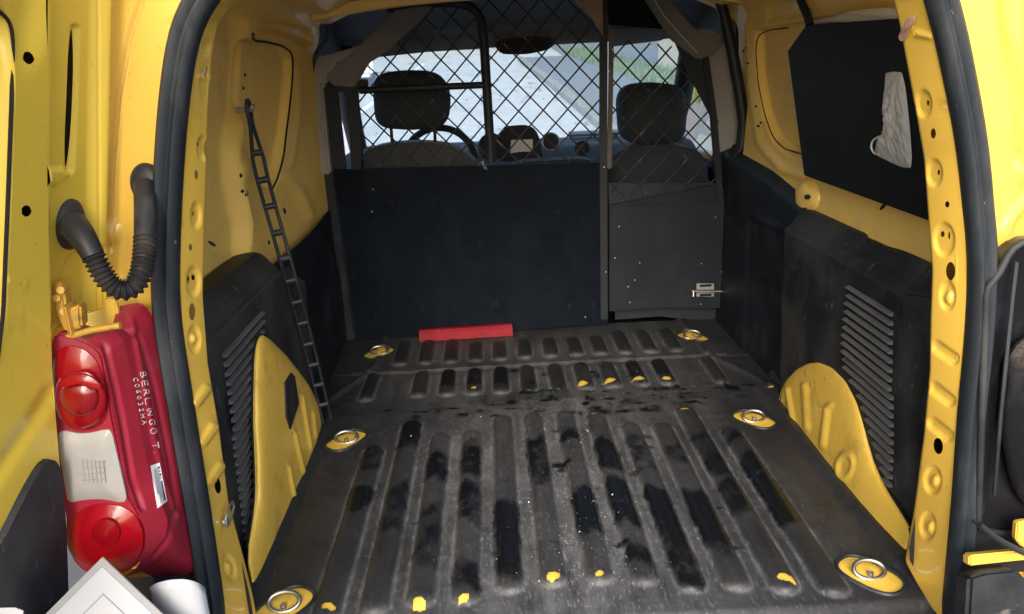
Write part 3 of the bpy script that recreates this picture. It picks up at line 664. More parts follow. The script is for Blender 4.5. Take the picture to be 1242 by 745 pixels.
# --- roof, roof bows and pillars
G = np.array([[(x, y, 1.20-.10*(x/.7)**6) for x in np.linspace(-.72, .72, 30)] for y in np.linspace(1.06, 2.62, 10)])
patch('roof_panel', G, M['yellow_in'], van, toward=(0, 0, -1))
mesh_obj('roof_header', [(-.75, 1.07, 1.13), (.75, 1.07, 1.13), (.75, 1.12, 1.26), (-.75, 1.12, 1.26)], [(0, 1, 2, 3)], M['yellow'], van, False)
def bow(y, za, zb, mat, name='roof_bow', w=.07, th=.03):
    xs = np.linspace(-.68, .68, 41); vs = []
    for x in xs:
        zc_ = za+(zb-za)*(1-abs(x/.68)**2.6)
        for (dy, dz) in ((-w/2, 0), (-w/2+.01, -th), (w/2-.01, -th), (w/2, 0)): vs.append((x, y+dy, zc_+dz))
    fs = [(4*i+k, 4*i+(k+1) % 4, 4*i+4+(k+1) % 4, 4*i+4+k) for i in range(40) for k in range(4)]
    return mesh_obj(name, vs, fs, mat, van, True, 30)
bow(2.46, 1.115, 1.165, M['yellow_in'])
bow(1.8, 1.12, 1.19, M['yellow_in'])
# cab headliner
G = np.array([[(x, y, 1.16-.04*(x/.7)**4-.09*sm((y-2.85)/.5)) for x in np.linspace(-.74, .74, 24)] for y in np.linspace(2.52, 3.32, 14)])
patch('headliner', G, M['liner'], van, toward=(0, 0, -1))
mesh_obj('windscreen_header', [(-.70, 3.20, 1.09), (.70, 3.20, 1.09), (.70, 3.22, 1.015), (-.70, 3.22, 1.005)], [(0, 1, 2, 3)], M['liner'], van, False)
# B pillar trims
prism('pillar_trim', ray_poly([(381, 70), (400, 66), (448, 52), (440, 62), (411, 78), (399, 98), (391, 104), (394, 140), (401, 212), (383, 212), (377, 180), (374, 140), (377, 95)], y=2.63), (0, -1, 0), .05, M['grey_trim'], van, .008)
prism('pillar_trim', ray_poly([(838, 38), (860, 34), (878, 45), (884, 60), (891, 110), (896, 150), (893, 178), (870, 186), (862, 120), (853, 62)], y=2.66), (0, -1, 0), .05, M['grey_trim'], van, .008)
tube('pillar_seal', smooth(ray_poly([(398, 30), (397, 50), (384, 60), (380, 75), (376, 110), (374, 150), (377, 185), (384, 215), (389, 250), (389, 285)], y=2.60), 50), .006, M['rubber'], van, 8)
tube('pillar_seal', smooth(ray_poly([(872, -5), (880, 25), (888, 60), (897, 110), (903, 150), (900, 185), (893, 200), (890, 250), (893, 300)], y=2.58), 50), .018, M['rubber'], van, 10)
tube('roof_loom', smooth(ray_poly([(968, -8), (974, 8), (979, 18), (982, 30)], x=.66), 20), .010, M['rubber'], van, 8)
# lower pillar blocks beside the partition
prism('pillar_lower_trim', ray_poly([(384, 208), (404, 208), (432, 414), (400, 440), (388, 300)], y=2.665), (0, -1, 0), .06, M['trim_dark'], van, .006)
prism('pillar_lower_trim', ray_poly([(868, 186), (903, 180), (908, 260), (906, 410), (880, 392)], y=2.70), (0, -1, 0), .05, M['trim_dark'], van, .006)

for sg in (-1, 1): box('light_block_pillar', (sg*.715, 2.68, -.3), (sg*.86, 2.80, 1.27), M['trim_dark'], van, .01)  # added blocks that stop daylight leaking past the pillar trims
for sg in (-1, 1): box('light_block_rail', (sg*.70, 2.70, .985), (sg*.83, 3.42, 1.16), M['liner'], van, .01)  # added filler against the light leak between roof bow and pillar
box('roof_rail', (-.83, 2.60, 1.185), (.83, 2.75, 1.27), M['liner'], van, .005)
# --- cab: outer shell, glass, seats, dashboard
for sg in (-1, 1):
    x = sg*.86
    def side(zs, y0_, y1_, nm): return mesh_obj(nm, [(x, y0_, zs[0]), (x, y1_, zs[0]), (x-sg*(.05 if zs[1] > 1 else 0), y1_, zs[1]), (x-sg*(.05 if zs[1] > 1 else 0), y0_, zs[1])], [(0, 1, 2, 3)], M['yellow'], van, False)
    side((-.38, 1.28), 1.14, 2.72, 'outer_side_panel'); side((-.38, .52), 2.72, 4.0, 'cab_door'); side((.98, 1.28), 2.72, 3.5, 'cab_door_top')
    bm = bmesh.new(); q = [bm.verts.new(p) for p in [(sg*.85, 2.75, .52), (sg*.85, 3.75, .52), (sg*.81, 3.25, 1.0), (sg*.82, 2.75, 1.0)]]; bm.faces.new(q)
    bm_obj('side_window', bm, M['side_glass'], van, False)
    tube('front_pillar', [(sg*.80, 3.95, .56), (sg*.76, 3.6, .76), (sg*.70, 3.2, 1.03)], .045, M['dash'], van, 10)
    mesh_obj('inner_door_card', [(sg*.80, 2.7, -.3), (sg*.80, 3.9, -.3), (sg*.80, 3.9, .50), (sg*.80, 2.7, .54)], [(0, 1, 2, 3)], M['dash'], van, False)
mesh_obj('outer_roof', [(-.83, 1.05, 1.28), (.83, 1.05, 1.28), (.78, 3.2, 1.26), (-.78, 3.2, 1.26)], [(0, 1, 2, 3)], M['yellow'], van, False)
mesh_obj('windscreen', [(-.78, 3.95, .56), (.78, 3.95, .56), (.68, 3.22, 1.02), (-.68, 3.22, 1.02)], [(0, 1, 2, 3)], M['screen_glass'], van, False)
box('bonnet', (-.8, 3.97, -.3), (.8, 4.75, .42), M['yellow'], van, .12, seg=4)
box('cab_floor', (-.85, 2.75, -.36), (.85, 4.0, -.30), M['trim_dark'], van, 0)
# dashboard
G = np.array([[(x, y, .50+.075*sm((y-3.3)/.3)-.0*x) for x in np.linspace(-.8, .8, 40)] for y in np.linspace(3.22, 3.97, 26)])
dash = patch('dashboard', G, M['dash'], van, toward=(0, -.3, 1))
box('dash_front', (-.8, 3.22, -.2), (.8, 3.26, .498), M['dash'], dash, .01)
dt = P(627, 190, y=3.30)
prism('display_cowl', smooth(ray_poly([(604, 196), (606, 160), (612, 153), (640, 151), (650, 156), (656, 172), (660, 196)], y=3.28), 30, True, 1), (0, -1, .1), .10, M['dash'], dash, .006)
prism('display_screen', ray_poly([(620, 170), (646, 169), (646, 184), (633, 184), (619, 186)], y=3.276), (0, -1, .1), .002, material('lit grey display', (.5, .52, .55), .15, coat=.6), dash)
for u, v, r in ((668, 172, 10), (596, 178, 15), (706, 180, 8)):
    c = P(u, v, y=3.27); rr = r/FPX*3.3
    tube('air_vent', [c, c+np.array([0, .05, 0])], rr, M['dash'], dash, 20)
    t_ = np.linspace(0, 2*math.pi, 25)[:-1]; tube('vent_ring', [c+np.array([rr*math.cos(a), -.004, rr*math.sin(a)]) for a in t_], .004, M['steel_dull'] if r == 10 else M['trim'], dash, 6, True)
box('dash_pocket_trim', P(690, 160, y=3.9), P(750, 163, y=3.93), M['trim'], dash, .002)
# steering wheel
c = P(533, 198, y=3.12); t_ = np.linspace(0, 2*math.pi, 41)[:-1]; sw = tube('steering_wheel', [c+np.array([.145*math.cos(a), .06*math.sin(a), .135*math.sin(a)]) for a in t_], .014, M['dash'], van, 10, True)
dome('hub', smooth([c+np.array([.05*math.cos(a), .02*math.sin(a), .04*math.sin(a)]) for a in t_], 30, True), (0, -1, .4), .02, M['dash'], sw)
tube('spoke', [c+np.array([-.14, 0, 0]), c+np.array([0, .02, -.01]), c+np.array([.14, 0, 0])], .012, M['dash'], sw, 8)
# rear view mirror and visor bar
prism('rear_view_mirror', smooth(ray_poly([(598, 52), (612, 46), (660, 44), (676, 50), (668, 60), (640, 66), (606, 66)], y=3.12), 30, True, 1), (0, -1, 0), .03, M['dash'], van, .006)
prism('sun_visor', ray_poly([(598, 40), (660, 38), (722, 34), (724, 46), (660, 50), (598, 54)], y=3.16), (0, -1, .2), .02, M['liner2'], van, .006)
prism('sun_visor', ray_poly([(440, 58), (500, 50), (590, 44), (590, 58), (520, 62), (446, 70)], y=3.16), (0, -1, .2), .02, M['liner'], van, .006)
prism('sun_visor', ray_poly([(742, 34), (800, 32), (815, 38), (805, 48), (742, 56)], y=3.16), (0, -1, .2), .02, M['liner'], van, .006)
# seats
def seat(hpx, spx, posts, yh, mat_s, label):
    s = tube('seat', [P(spx[0][0], spx[0][1], y=yh), P(spx[1][0], spx[1][1], y=yh)], .001, mat_s, van, 6) if False else None
    base = dome('seat', smooth(ray_poly(spx, y=yh), 60, True, 3), (0, -1, 0), .045, mat_s, van, 8, 3.5, .10)
    part(base, label)
    dome('headrest', smooth(ray_poly(hpx, y=yh), 60, True, 3), (0, -1, 0), .04, M['seat'], base, 8, 4, .09)
    for a, b in posts: tube('headrest_post', [P(a[0], a[1], y=yh+.04), P(b[0], b[1], y=yh+.04)], .006, M['frame'], base, 8)
    return base
seat([(452, 108), (454, 95), (464, 88), (490, 85), (520, 86), (534, 92), (543, 105), (546, 120), (543, 148), (534, 155), (500, 158), (466, 156), (455, 148)],
     [(430, 215), (434, 190), (446, 179), (475, 174), (510, 172), (545, 175), (566, 184), (582, 200), (594, 230), (600, 330), (430, 330)], [((474, 150), (476, 178)), ((527, 150), (528, 178))], 2.86, M['seat_light'], 'grey driver seat with dark headrest')
seat([(751, 122), (756, 108), (768, 102), (795, 100), (822, 103), (832, 112), (834, 130), (831, 165), (822, 174), (765, 175), (754, 166)],
     [(738, 190), (760, 178), (800, 175), (840, 178), (858, 190), (862, 330), (738, 330)], [], 2.90, M['seat'], 'dark passenger seat with tall headrest')
prism('seat', smooth(ray_poly([(606, 206), (630, 197), (670, 195), (712, 192), (732, 200), (732, 330), (606, 330)], y=2.95), 40, True, 1), (0, -1, 0), .12, M['seat'], van, .01)
tube('seat_belt', smooth(ray_poly([(416, 70), (432, 130), (436, 205)], y=2.80), 20), .016, M['dash'], van, 8)

# --- left rear door, swung open
EA = np.array(ray_poly([(60, -120), (58, 0), (57, 150), (58, 300), (60, 380), (63, 440), (67, 500), (73, 570), (76, 640), (79, 745), (80, 900)], y=.93))
EB = np.array(ray_poly([(137, -140), (135, 0), (132, 150), (129, 300), (128, 391), (127, 460)], y=1.05))
EAx = lambda z: np.interp(z, EA[::-1, 2], EA[::-1, 0]); EBx = lambda z: np.interp(z, EB[::-1, 2], EB[::-1, 0])
def doorx(y, z): return EAx(z)-(.93-y)*.11
yy = np.linspace(.30, .930, 200); zz = np.linspace(-.45, 1.22, 260)
G = np.array([[(doorx(y, z), y, z) for z in zz] for y in yy])
dA = patch('rear_door', G, M['yellow_door'], van,
    [('poly', [(-900, -40), (-40, -10), (2, 12), (12, 24), (15, 45), (14, 120), (10, 240), (4, 380), (-6, 440), (-40, 480), (-900, 700)], .016, 6),
     ('ell', (30, 0), 22, 60, 0, .010, 30), ('line', [(2, 336), (30, 345)], 3, -.002, 8), ('line', [(-20, 600), (20, 540), (48, 500), (60, 480)], 6, .006, 20)],
    [((37, 71), 6.5, 7.5, 0), ((32, 256), 6.5, 7, 0)], toward=(1, -.2, 0)); part(dA, 'yellow inner face of the left rear door swung open')
def pp(pts, y=None):                     # px outline on the door's inner face
    return on(LASTG[dA.name], pts, .001)
tube('recess_seal', smooth(pp([(-12, 6), (4, 16), (12, 28), (14.5, 50), (14, 120), (10, 240), (4, 380), (-4, 440)]), 70), .0022, M['void'], dA, 6)
zb = P(100, 391, y=.99)[2]
def flank(s, z):
    y = .930+.12*s; a_, b_ = EAx(z), EBx(z)
    return (a_*(1-s)+b_*s - .016*sm(s/.25)*(1-sm((s-.8)/.2)), y, z)
G = np.array([[flank(s, z) for z in np.linspace(zb, 1.22, 320)] for s in np.linspace(0, 1, 110)])
dB = patch('hinge_flank', G, M['yellow_door'], dA, [('line', [(91, 36), (88, 120), (84, 205)], 5, .006, 7), ('line', [(119, -20), (121, 380)], 1.0, .002, 4), ('poly', [(55, 222), (66, 224), (82, 212), (74, 204), (58, 206)], -.005, 10), ('poly', [(68, 346), (84, 310), (104, 300), (130, 300), (130, 398), (64, 398)], .006, 7)],
           [((88.5, 120), 3.2, 84, 2.4)], toward=(1, -.5, 0))
zz2 = np.linspace(zb, 1.22, 30)
mesh_obj('flank_edge', [flank(1, z) for z in zz2]+[tuple(np.array(flank(1, z))+np.array([-.03, .012, 0])) for z in zz2], [(i, i+1, 31+i, 30+i) for i in range(29)], M['yellow_door'], dA, True)
mesh_obj('flank_foot', [flank(s, zb) for s in np.linspace(0, 1, 12)]+[tuple(np.array(flank(s, zb))+np.array([-.05, .01, .004])) for s in np.linspace(0, 1, 12)], [(i, i+1, 13+i, 12+i) for i in range(11)], M['yellow_door'], dA, True)
for nm, (ya, yb), zr in (('outer_skin', (.3, .95), np.linspace(-.45, 1.22, 30)), ('flank_back', (.95, 1.05), np.linspace(zb, 1.22, 30))):
    xo = lambda y, z: (doorx(y, z) if y < .96 else EBx(z))-.045
    mesh_obj(nm, [(xo(ya, z), ya, z) for z in zr]+[(xo(yb, z)-.0, yb, z) for z in zr], [(i, i+1, 31+i, 30+i) for i in range(29)], M['void'], dA, False)
mesh_obj('shut_edge', [(EAx(z), .930, z) for z in np.linspace(-.45, zb, 30)]+[(EAx(z)-.045, .950, z) for z in np.linspace(-.45, zb, 30)], [(i, i+1, 31+i, 30+i) for i in range(29)], M['yellow_door'], dA, True)
# black lower door trim
bvA = LASTG[dA.name]
dt_ = [(-300, 800), (77, 800), (76.5, 745), (75, 690), (73, 640), (69, 585), (65, 562), (59, 553), (48, 556), (30, 585), (12, 620), (0, 645), (-60, 740)]
pts = smooth(on(LASTG[dA.name], resample(dt_, 120, True), .0), 110, True, 1)
inn = pts.mean(0)
rg_ = [pts-np.array([.012, 0, 0])*0]
vs = [*pts]; fs = []; n = len(pts); K_ = 10
for k in range(1, K_+1):
    sc = 1-.9*(k-1)/(K_-1) if k > 1 else .985
    for p in pts: vs.append(inn+(p-inn)*sc+np.array([.010, 0, 0]))
# follow the door's curve: push every inner ring back on to it
for i in range(n, len(vs)): vs[i] = np.array([doorx(vs[i][1], vs[i][2])+.010, vs[i][1], vs[i][2]])
for k in range(K_):
    for i in range(n): fs.append((k*n+i, k*n+(i+1) % n, (k+1)*n+(i+1) % n, (k+1)*n+i))
fs.append(tuple(K_*n+i for i in range(n)))
dtm = mesh_obj('door_trim', vs, fs, M['trim'], dA, True, 40); part(dtm, 'black plastic lining on the lower part of the left door')

# --- left tail light
tl = thing('tmp', 'x', 'x'); bpy.data.objects.remove(tl)
Rl = [(104, 413), (124, 427), (129, 450), (133, 475), (138, 510), (146, 545), (152, 575), (155, 600), (168, 620), (177, 645), (176, 670), (165, 690), (150, 700)]
Mid = [(136, 398), (150, 412), (156, 440), (162, 475), (170, 520), (178, 560), (187, 590), (196, 612), (203, 630), (206, 648), (202, 668), (190, 682), (172, 694)]
Bd = [(142, 372), (172, 366), (186, 384), (193, 420), (201, 470), (209, 520), (217, 565), (222, 600), (229, 640), (235, 670), (238, 690), (225, 698), (190, 702)]
R3 = smooth([P(u, v, y=.948) for u, v in Rl], 90, it=2); M3 = smooth([P(u, v, y=.985) for u, v in Mid], 90, it=2); B3 = smooth([P(u, v, y=1.055) for u, v in Bd], 90, it=2)
s = np.linspace(0, 1, 30)[None, :, None]
G = np.concatenate([R3[:, None]*(1-s)+M3[:, None]*s, (M3[:, None]*(1-s)+B3[:, None]*s)[:, 1:]], axis=1)
lampb = patch('tail_light', G, M['lamp_body'], van, [('line', [(128, 420), (140, 470), (150, 520), (160, 580), (172, 615)], 3, .004, 5), ('line', [(158, 380), (166, 420), (180, 500), (200, 590), (215, 625)], 2.5, -.003, 6), ('line', [(150, 400), (170, 410), (188, 470), (206, 560), (214, 610), (204, 655), (186, 676)], 2, .004, 5)], toward=(.6, -1, 0))
part(lampb, 'crimson tail light with red and clear lens and handwritten white lettering')
lensb = smooth(ray_poly([(61, 412), (66, 402), (80, 405), (104, 413), (124, 427), (133, 475), (138, 510), (146, 545), (155, 600), (168, 620), (177, 645), (176, 668), (166, 688), (146, 698), (120, 700), (98, 695), (84, 676), (78, 650), (80, 630), (72, 600), (67, 555), (63, 500), (61, 450)], y=.950), 90, True, 1)
prism('lens_base', lensb, (0, -1, .05), .05, M['lamp_body'], lampb, .004)
def lens(px, mat, d, nm, y=.9475, n=72, pw=3): return dome(nm, smooth(ray_poly(px, y=y), n, True, 5 if len(px) > 11 and mat is not M['lens_dark'] else 40), (0, -1, .05), d, mat, lampb, 7, pw, .004)
lens([(63, 420), (68, 414), (100, 418), (118, 430), (126, 455), (131, 490), (133, 516), (120, 522), (95, 526), (69, 517), (64, 480)], M['lens_red'], .010, 'red_lens')
lens([(65, 465), (72, 452), (90, 446), (110, 449), (124, 462), (130, 485), (128, 505), (112, 520), (92, 525), (74, 518), (66, 495)], M['lens_red'], .010, 'red_lens', y=.940)
lens([(70, 474), (82, 462), (100, 460), (116, 470), (120, 476), (117, 498), (102, 508), (84, 506), (73, 494)], M['lens_dark'], .008, 'bulb_lens', y=.931)
lens([(69, 470), (76, 458), (92, 452), (110, 455), (122, 466), (128, 477), (117, 475), (106, 463), (92, 461), (80, 466), (74, 476)], M['lens_red'], .004, 'lens_arc', y=.921, pw=2)
lens([(70, 520), (95, 527), (118, 524), (134, 518), (138, 535), (146, 570), (154, 605), (154, 612), (125, 605), (100, 606), (82, 612), (78, 585), (72, 550)], M['lens_clear'], .008, 'clear_lens')
lens([(80, 648), (84, 632), (98, 618), (120, 611), (146, 613), (164, 624), (174, 645), (173, 668), (160, 685), (138, 694), (112, 693), (92, 682), (82, 666)], M['lens_red'], .016, 'red_lens', pw=2.2)
lens([(108, 645), (116, 632), (130, 628), (142, 634), (147, 648), (142, 662), (128, 668), (114, 662)], M['lens_dark'], .003, 'bulb_lens', y=.9325, pw=2)
# clear lens optic ribs
for k in range(6):
    u = 100+k*5; tube('optic_rib', np.array(ray_poly([(u, 556+k), (u+3, 584+k*.5)], y=.9388)), .0007, M['lens_clear'], lampb, 5)
    if k < 4: tube('optic_rib', np.array(ray_poly([(99, 562+k*7), (128, 560+k*7)], y=.9388)), .0007, M['lens_clear'], lampb, 5)
# writing on the housing
bvL = LASTG[lampb.name]
GL = {'B': [[(0, 0), (0, 1), (.5, .95), (.55, .7), (.3, .52), (0, .5)], [(.3, .52), (.65, .35), (.55, .05), (0, 0)]], 'E': [[(.6, 1), (0, 1), (0, 0), (.6, 0)], [(0, .5), (.5, .5)]],
      'R': [[(0, 0), (0, 1), (.5, .95), (.55, .7), (.4, .52), (0, .5)], [(.25, .5), (.65, 0)]], 'L': [[(0, 1), (0, 0), (.6, 0)]], 'I': [[(.2, 1), (.2, 0)]],
      'N': [[(0, 0), (0, 1), (.6, 0), (.6, 1)]], 'G': [[(.62, .8), (.4, 1), (.1, .85), (0, .5), (.12, .1), (.4, 0), (.62, .2), (.62, .45), (.38, .45)]], 'O': [[(.3, 1), (.05, .8), (0, .4), (.2, .02), (.45, .05), (.62, .4), (.55, .85), (.3, 1)]],
      'T': [[(0, 1), (.7, 1)], [(.35, 1), (.35, 0)]], '.': [[(.1, .05), (.16, 0)]], 'C': [[(.6, .85), (.35, 1), (.08, .8), (0, .45), (.15, .08), (.4, 0), (.6, .15)]], '0': [[(.3, 1), (.05, .75), (.05, .25), (.3, 0), (.5, .25), (.5, .75), (.3, 1)]],
      '6': [[(.5, 1), (.15, .7), (.02, .3), (.2, .02), (.45, .05), (.5, .35), (.3, .5), (.05, .35)]], '3': [[(.05, .95), (.45, .95), (.2, .55), (.5, .4), (.45, .1), (.05, .02)]], '2': [[(.05, .8), (.25, 1), (.5, .8), (.4, .5), (.02, 0), (.55, 0)]],
      'H': [[(0, 0), (0, 1)], [(.55, 0), (.55, 1)], [(0, .5), (.55, .5)]], 'A': [[(0, 0), (.3, 1), (.6, 0)], [(.12, .4), (.48, .4)]], ' ': []}
def write(text, a, b, size, gaps=None):
    a, b = np.array(a, float), np.array(b, float); L_ = np.linalg.norm(b-a); d = (b-a)/L_; up = np.array([-d[1], d[0]])*-1
    up = np.array([d[1], -d[0]])
    wd = [(.35 if c in 'I.' else .55 if c == ' ' else .9) for c in text]; tot = sum(wd); k = L_/tot; pos = 0
    vs, fs = [], []
    allv = bmesh.new()
    for c, w in zip(text, wd):
        jx, jy = rng.normal(0, .04, 2); sc = 1+rng.normal(0, .06)
        for st in GL[c]:
            q = [a+d*(pos+x*k*.85*sc)+up*size*(y*sc+jy) for x, y in st]
            q = list(smooth(q, 16, it=1))
            p3 = on(bvL, q, .0006)
            if len(p3) < 2: continue
            bmt = tube('tmp', p3, .00055, None, None, 5); me = bmt.data; allv.from_mesh(me); bpy.data.objects.remove(bmt); bpy.data.meshes.remove(me)
        pos += w*k
    o = bm_obj('handwriting', allv, M['ink'], lampb); return o
write('BERLINGO T.', (170, 452), (187, 552), 6.5); write('C06032HA', (161, 459), (173, 518), 5.5)
def decal(name, quad, bvh, off, mat, par, nu=6, nv=12):
    q_ = np.array(quad, float); vs = []; fs = []
    for i in range(nu):
        for j in range(nv):
            a_, b_ = i/(nu-1), j/(nv-1); p_ = (q_[0]*(1-a_)+q_[1]*a_)*(1-b_)+(q_[3]*(1-a_)+q_[2]*a_)*b_
            h_ = hit(p_[0], p_[1], bvh, off)[0]
            if h_ is None: return None
            vs.append(np.array(h_))
    for i in range(nu-1):
        for j in range(nv-1): fs.append((i*nv+j, i*nv+j+1, i*nv+nv+j+1, i*nv+nv+j))
    return mesh_obj(name, vs, fs, mat, par, False)
SQ = np.array([(181.5, 565), (193, 561), (202, 608), (190, 617)], float)
stk = decal('sticker', SQ, bvL, .0012, M['sticker'], lampb)
def sub(u0, u1, v0, v1): return [(SQ[0]*(1-a_)+SQ[1]*a_)*(1-b_)+(SQ[3]*(1-a_)+SQ[2]*a_)*b_ for a_, b_ in ((u0, v0), (u1, v0), (u1, v1), (u0, v1))]
for (u0, u1, v0, v1, m_) in ((.72, .86, .45, .95, 'print'), (.62, .66, .10, .95, 'print_grey'), (.50, .54, .10, .85, 'print_grey'), (.38, .42, .10, .95, 'print_grey'), (.26, .30, .1, .7, 'print_grey'), (.70, .88, .08, .14, 'print'), (.70, .88, .18, .21, 'print'), (.70, .88, .26, .32, 'print'), (.70, .88, .36, .38, 'print')):
    decal('print_line', sub(u0, u1, v0, v1), bvL, .0018, M[m_], stk or lampb, 3, 6)
# yellow bracket, hinge block and screws over the lamp
hb = prism('hinge_bracket', ray_poly([(63, 345), (70, 340), (76, 350), (80, 376), (97, 370), (99, 398), (78, 404), (66, 378)], y=.955), (0, -1, 0), .02, M['tape'], van, .003)
box('hinge_block', P(78, 371, y=.945), P(97, 400, y=.975), M['tape'], hb, .004)
for u, v in ((73, 352), (68, 362), (77, 378)): tube('bolt', [P(u, v, y=.95), P(u, v, y=.955)+np.array([0, .01, 0])], .005, M['tape'], hb, 10)
tube('lamp_shelf', smooth(ray_poly([(82, 409), (96, 405), (112, 400), (146, 395)], y=.955), 20), .0045, M['tape'], van, 8)
prism('gutter_strip', ray_poly([(128, 362), (140, 366), (146, 396), (126, 394)], y=1.03), (0, -1, 0), .01, M['yellow'], van, .002)

# --- cable conduit between door and body
def conduit():
    px = [(88, 273, .975), (97, 282, .965), (106, 296, .955), (114, 312, .95), (122, 329, .948), (132, 345, .948), (146, 355, .950), (160, 353, .955), (169, 341, .962), (174, 322, .975), (176, 298, .992), (176, 270, 1.012), (176, 245, 1.03), (175, 225, 1.055)]
    p = smooth([P(u, v, y=y) for u, v, y in px], 56, it=8); p = smooth(p, 420, it=10); n = len(p)
    l = np.r_[0, np.cumsum(np.linalg.norm(np.diff(p, axis=0), axis=1))]; tot = l[-1]
    r = np.where((l > .055) & (l < tot-.085), .0128+.0020*np.sin(l/.0062*2*math.pi), .0138)
    r = r + .005*np.clip(1-l/.05, 0, 1)**1.0
    return tube('cable_conduit', p, r, M['hose'], van, 18, up=(1, 0, 0))
cd = conduit(); part(cd, 'black corrugated rubber cable conduit between door and body')
def grommet(c, nrm, r):
    nrm = Vector(nrm).normalized(); q_ = nrm.to_track_quat('Z', 'Y').to_matrix(); vs = []
    pf = [(1.0, -.15), (1.08, 0), (1.0, .2), (.75, .32), (.4, .35)]
    p = [np.array(c)+np.array(q_ @ Vector((r*math.cos(t), r*1.25*math.sin(t), 0))) for t in np.linspace(0, 2*math.pi, 29)[:-1]]
    return dome('grommet', p, np.array(nrm), .008, M['hose'], cd, 6, 4, .006)
gc, gn = hit(84, 272, LASTG[dB.name], .004)
grommet(gc, gn, .027); grommet(P(177, 222, y=1.07), (0, -1, .2), .022)

# --- lashing rings in the floor
HK = [(-.553, 1.198), (.553, 1.198), (-.553, 1.858), (.553, 1.858), (-.553, 2.511), (.553, 2.511)]
def lash(i, x, y):
    p = np.array([x, y, 0.0]); n = len(np.atleast_1d(x))
    a = np.linspace(0, 2*math.pi, 33)[:-1]; sg = 1 if x < 0 else -1; yaw = sg*.95
    rim = [p+np.array([.075*math.cos(t)*math.cos(yaw)-.056*math.sin(t)*math.sin(yaw), .075*math.cos(t)*math.sin(yaw)+.056*math.sin(t)*math.cos(yaw), -.0075]) for t in a]
    d = dome('lashing_point', rim, (0, 0, 1), .006, M['yellow_arch'], van, 5, 6, .010)
    cup = dome('ring_cup', [p+np.array([.021*math.cos(t), .015*math.sin(t), -.006]) for t in a], (0, 0, 1), .004, M['steel_dull'], d, 4, 3, .004)
    rg = []
    for t in a: rg.append(p+np.array([.029*math.cos(t), .016*math.sin(t)+.006, .006+.010*math.sin(t)+.001]))
    tube('ring', np.array(rg), .0042, M['steel'], d, 8, True)
    tube('pin', [p+np.array([0, 0, -.006]), p+np.array([0, 0, .006])], .006, M['steel'], d, 10)
for i, (x, y) in enumerate(HK): lash(i, x, y)

# ------------------------------------------------------------------ rubber load mat
ribx = [.045, .13, .213, .297, .382, .468]; caps = []
for sx in (-1, 1):
    e0 = {.045: 1.215, .13: 1.205, .213: 1.18, .297: 1.178, .382: 1.165, .468: 1.15}; e1 = {.045: 1.945, .13: 1.94, .213: 1.86, .297: 1.85, .382: 1.94, .468: 1.80}
    for x in ribx: caps.append((sx*x, e0[x]+.02, e1[x]-.02, .026))
    for x in ribx: caps.append((sx*x, 2.405, (2.53 if x < .25 else 2.575), .024))
    for x in ribx[:5]: caps.append((sx*x, 2.135, 2.285, .024))
    caps.append((sx*.54, 2.12, 2.285, .020))
def capsd(p, c):
    x, a, b, r = c; dy = np.clip(p[:, 1], a, b)-p[:, 1]; return np.sqrt((p[:, 0]-x)**2+dy**2)-r
nx, ny = 420, 520
xs = np.linspace(-.70, .70, nx); ys_ = np.linspace(1.045, 2.70, ny)
XX, YY = np.meshgrid(xs, ys_, indexing='ij'); XY = np.stack([XX.ravel(), YY.ravel()], -1)
def vnoise(p, sc, seed):
    r = np.random.default_rng(seed); g = r.random((80, 80)); q = p*sc+37; i = np.floor(q).astype(int); f = q-i; f = f*f*(3-2*f)
    def at(a, b): return g[(i[:, 0]+a) % 80, (i[:, 1]+b) % 80]
    return (at(0, 0)*(1-f[:, 0])+at(1, 0)*f[:, 0])*(1-f[:, 1])+(at(0, 1)*(1-f[:, 0])+at(1, 1)*f[:, 0])*f[:, 1]
dmin = np.min([capsd(XY, c) for c in caps], axis=0)
gro = sm(.5-(dmin+.002)/.012)
ribh = .0135*np.sqrt(np.clip(1-(1-np.clip(-dmin/.023, 0, 1))**2, 0, 1))
ribh = .75*ribh+.25*.0135*gro
Z = ribh.copy() + .004*(vnoise(XY, 7, 1)-.5) + .0015*(vnoise(XY, 40, 2)-.5)
seamy = 2.335+.006*np.sin(XY[:, 0]*4)
Z += .005*np.exp(-((XY[:, 1]-seamy)/.007)**2)*(np.abs(XY[:, 0]) < .62) - .004*np.exp(-((XY[:, 1]-seamy+.018)/.007)**2)
Z += .003*np.exp(-((XY[:, 1]-2.03-.02*np.sin(XY[:, 0]*5))/.06)**2)*(vnoise(XY, 22, 5))
Z += .014*sm((np.abs(XY[:, 0])-.60)/.03)*(XY[:, 1] < 2.05)                      # turned up along the arches
edge = .60+.05*np.sin((XY[:, 1]-2.05)*6)
Z += .010*np.exp(-((np.abs(XY[:, 0])-(.66-.11*sm((XY[:, 1]-2.05)/.35)))/.012)**2)*(XY[:, 1] > 2.03)
Z -= .012*sm((1.13-XY[:, 1])/.03)
Zfloor = Z-.0042
keep = np.ones(len(XY), bool)
wob = .010*(vnoise(XY, 60, 9)-.5)
for i, (x, y) in enumerate(HK):
    yaw = (.95 if x < 0 else -.95); q = XY-np.array([x, y]); c_, s_ = math.cos(yaw), math.sin(yaw)
    a = q[:, 0]*c_+q[:, 1]*s_; b = -q[:, 0]*s_+q[:, 1]*c_
    keep &= ~(((np.abs(a)/.060)**2.8+(np.abs(b)/.040)**2.8) < 1)
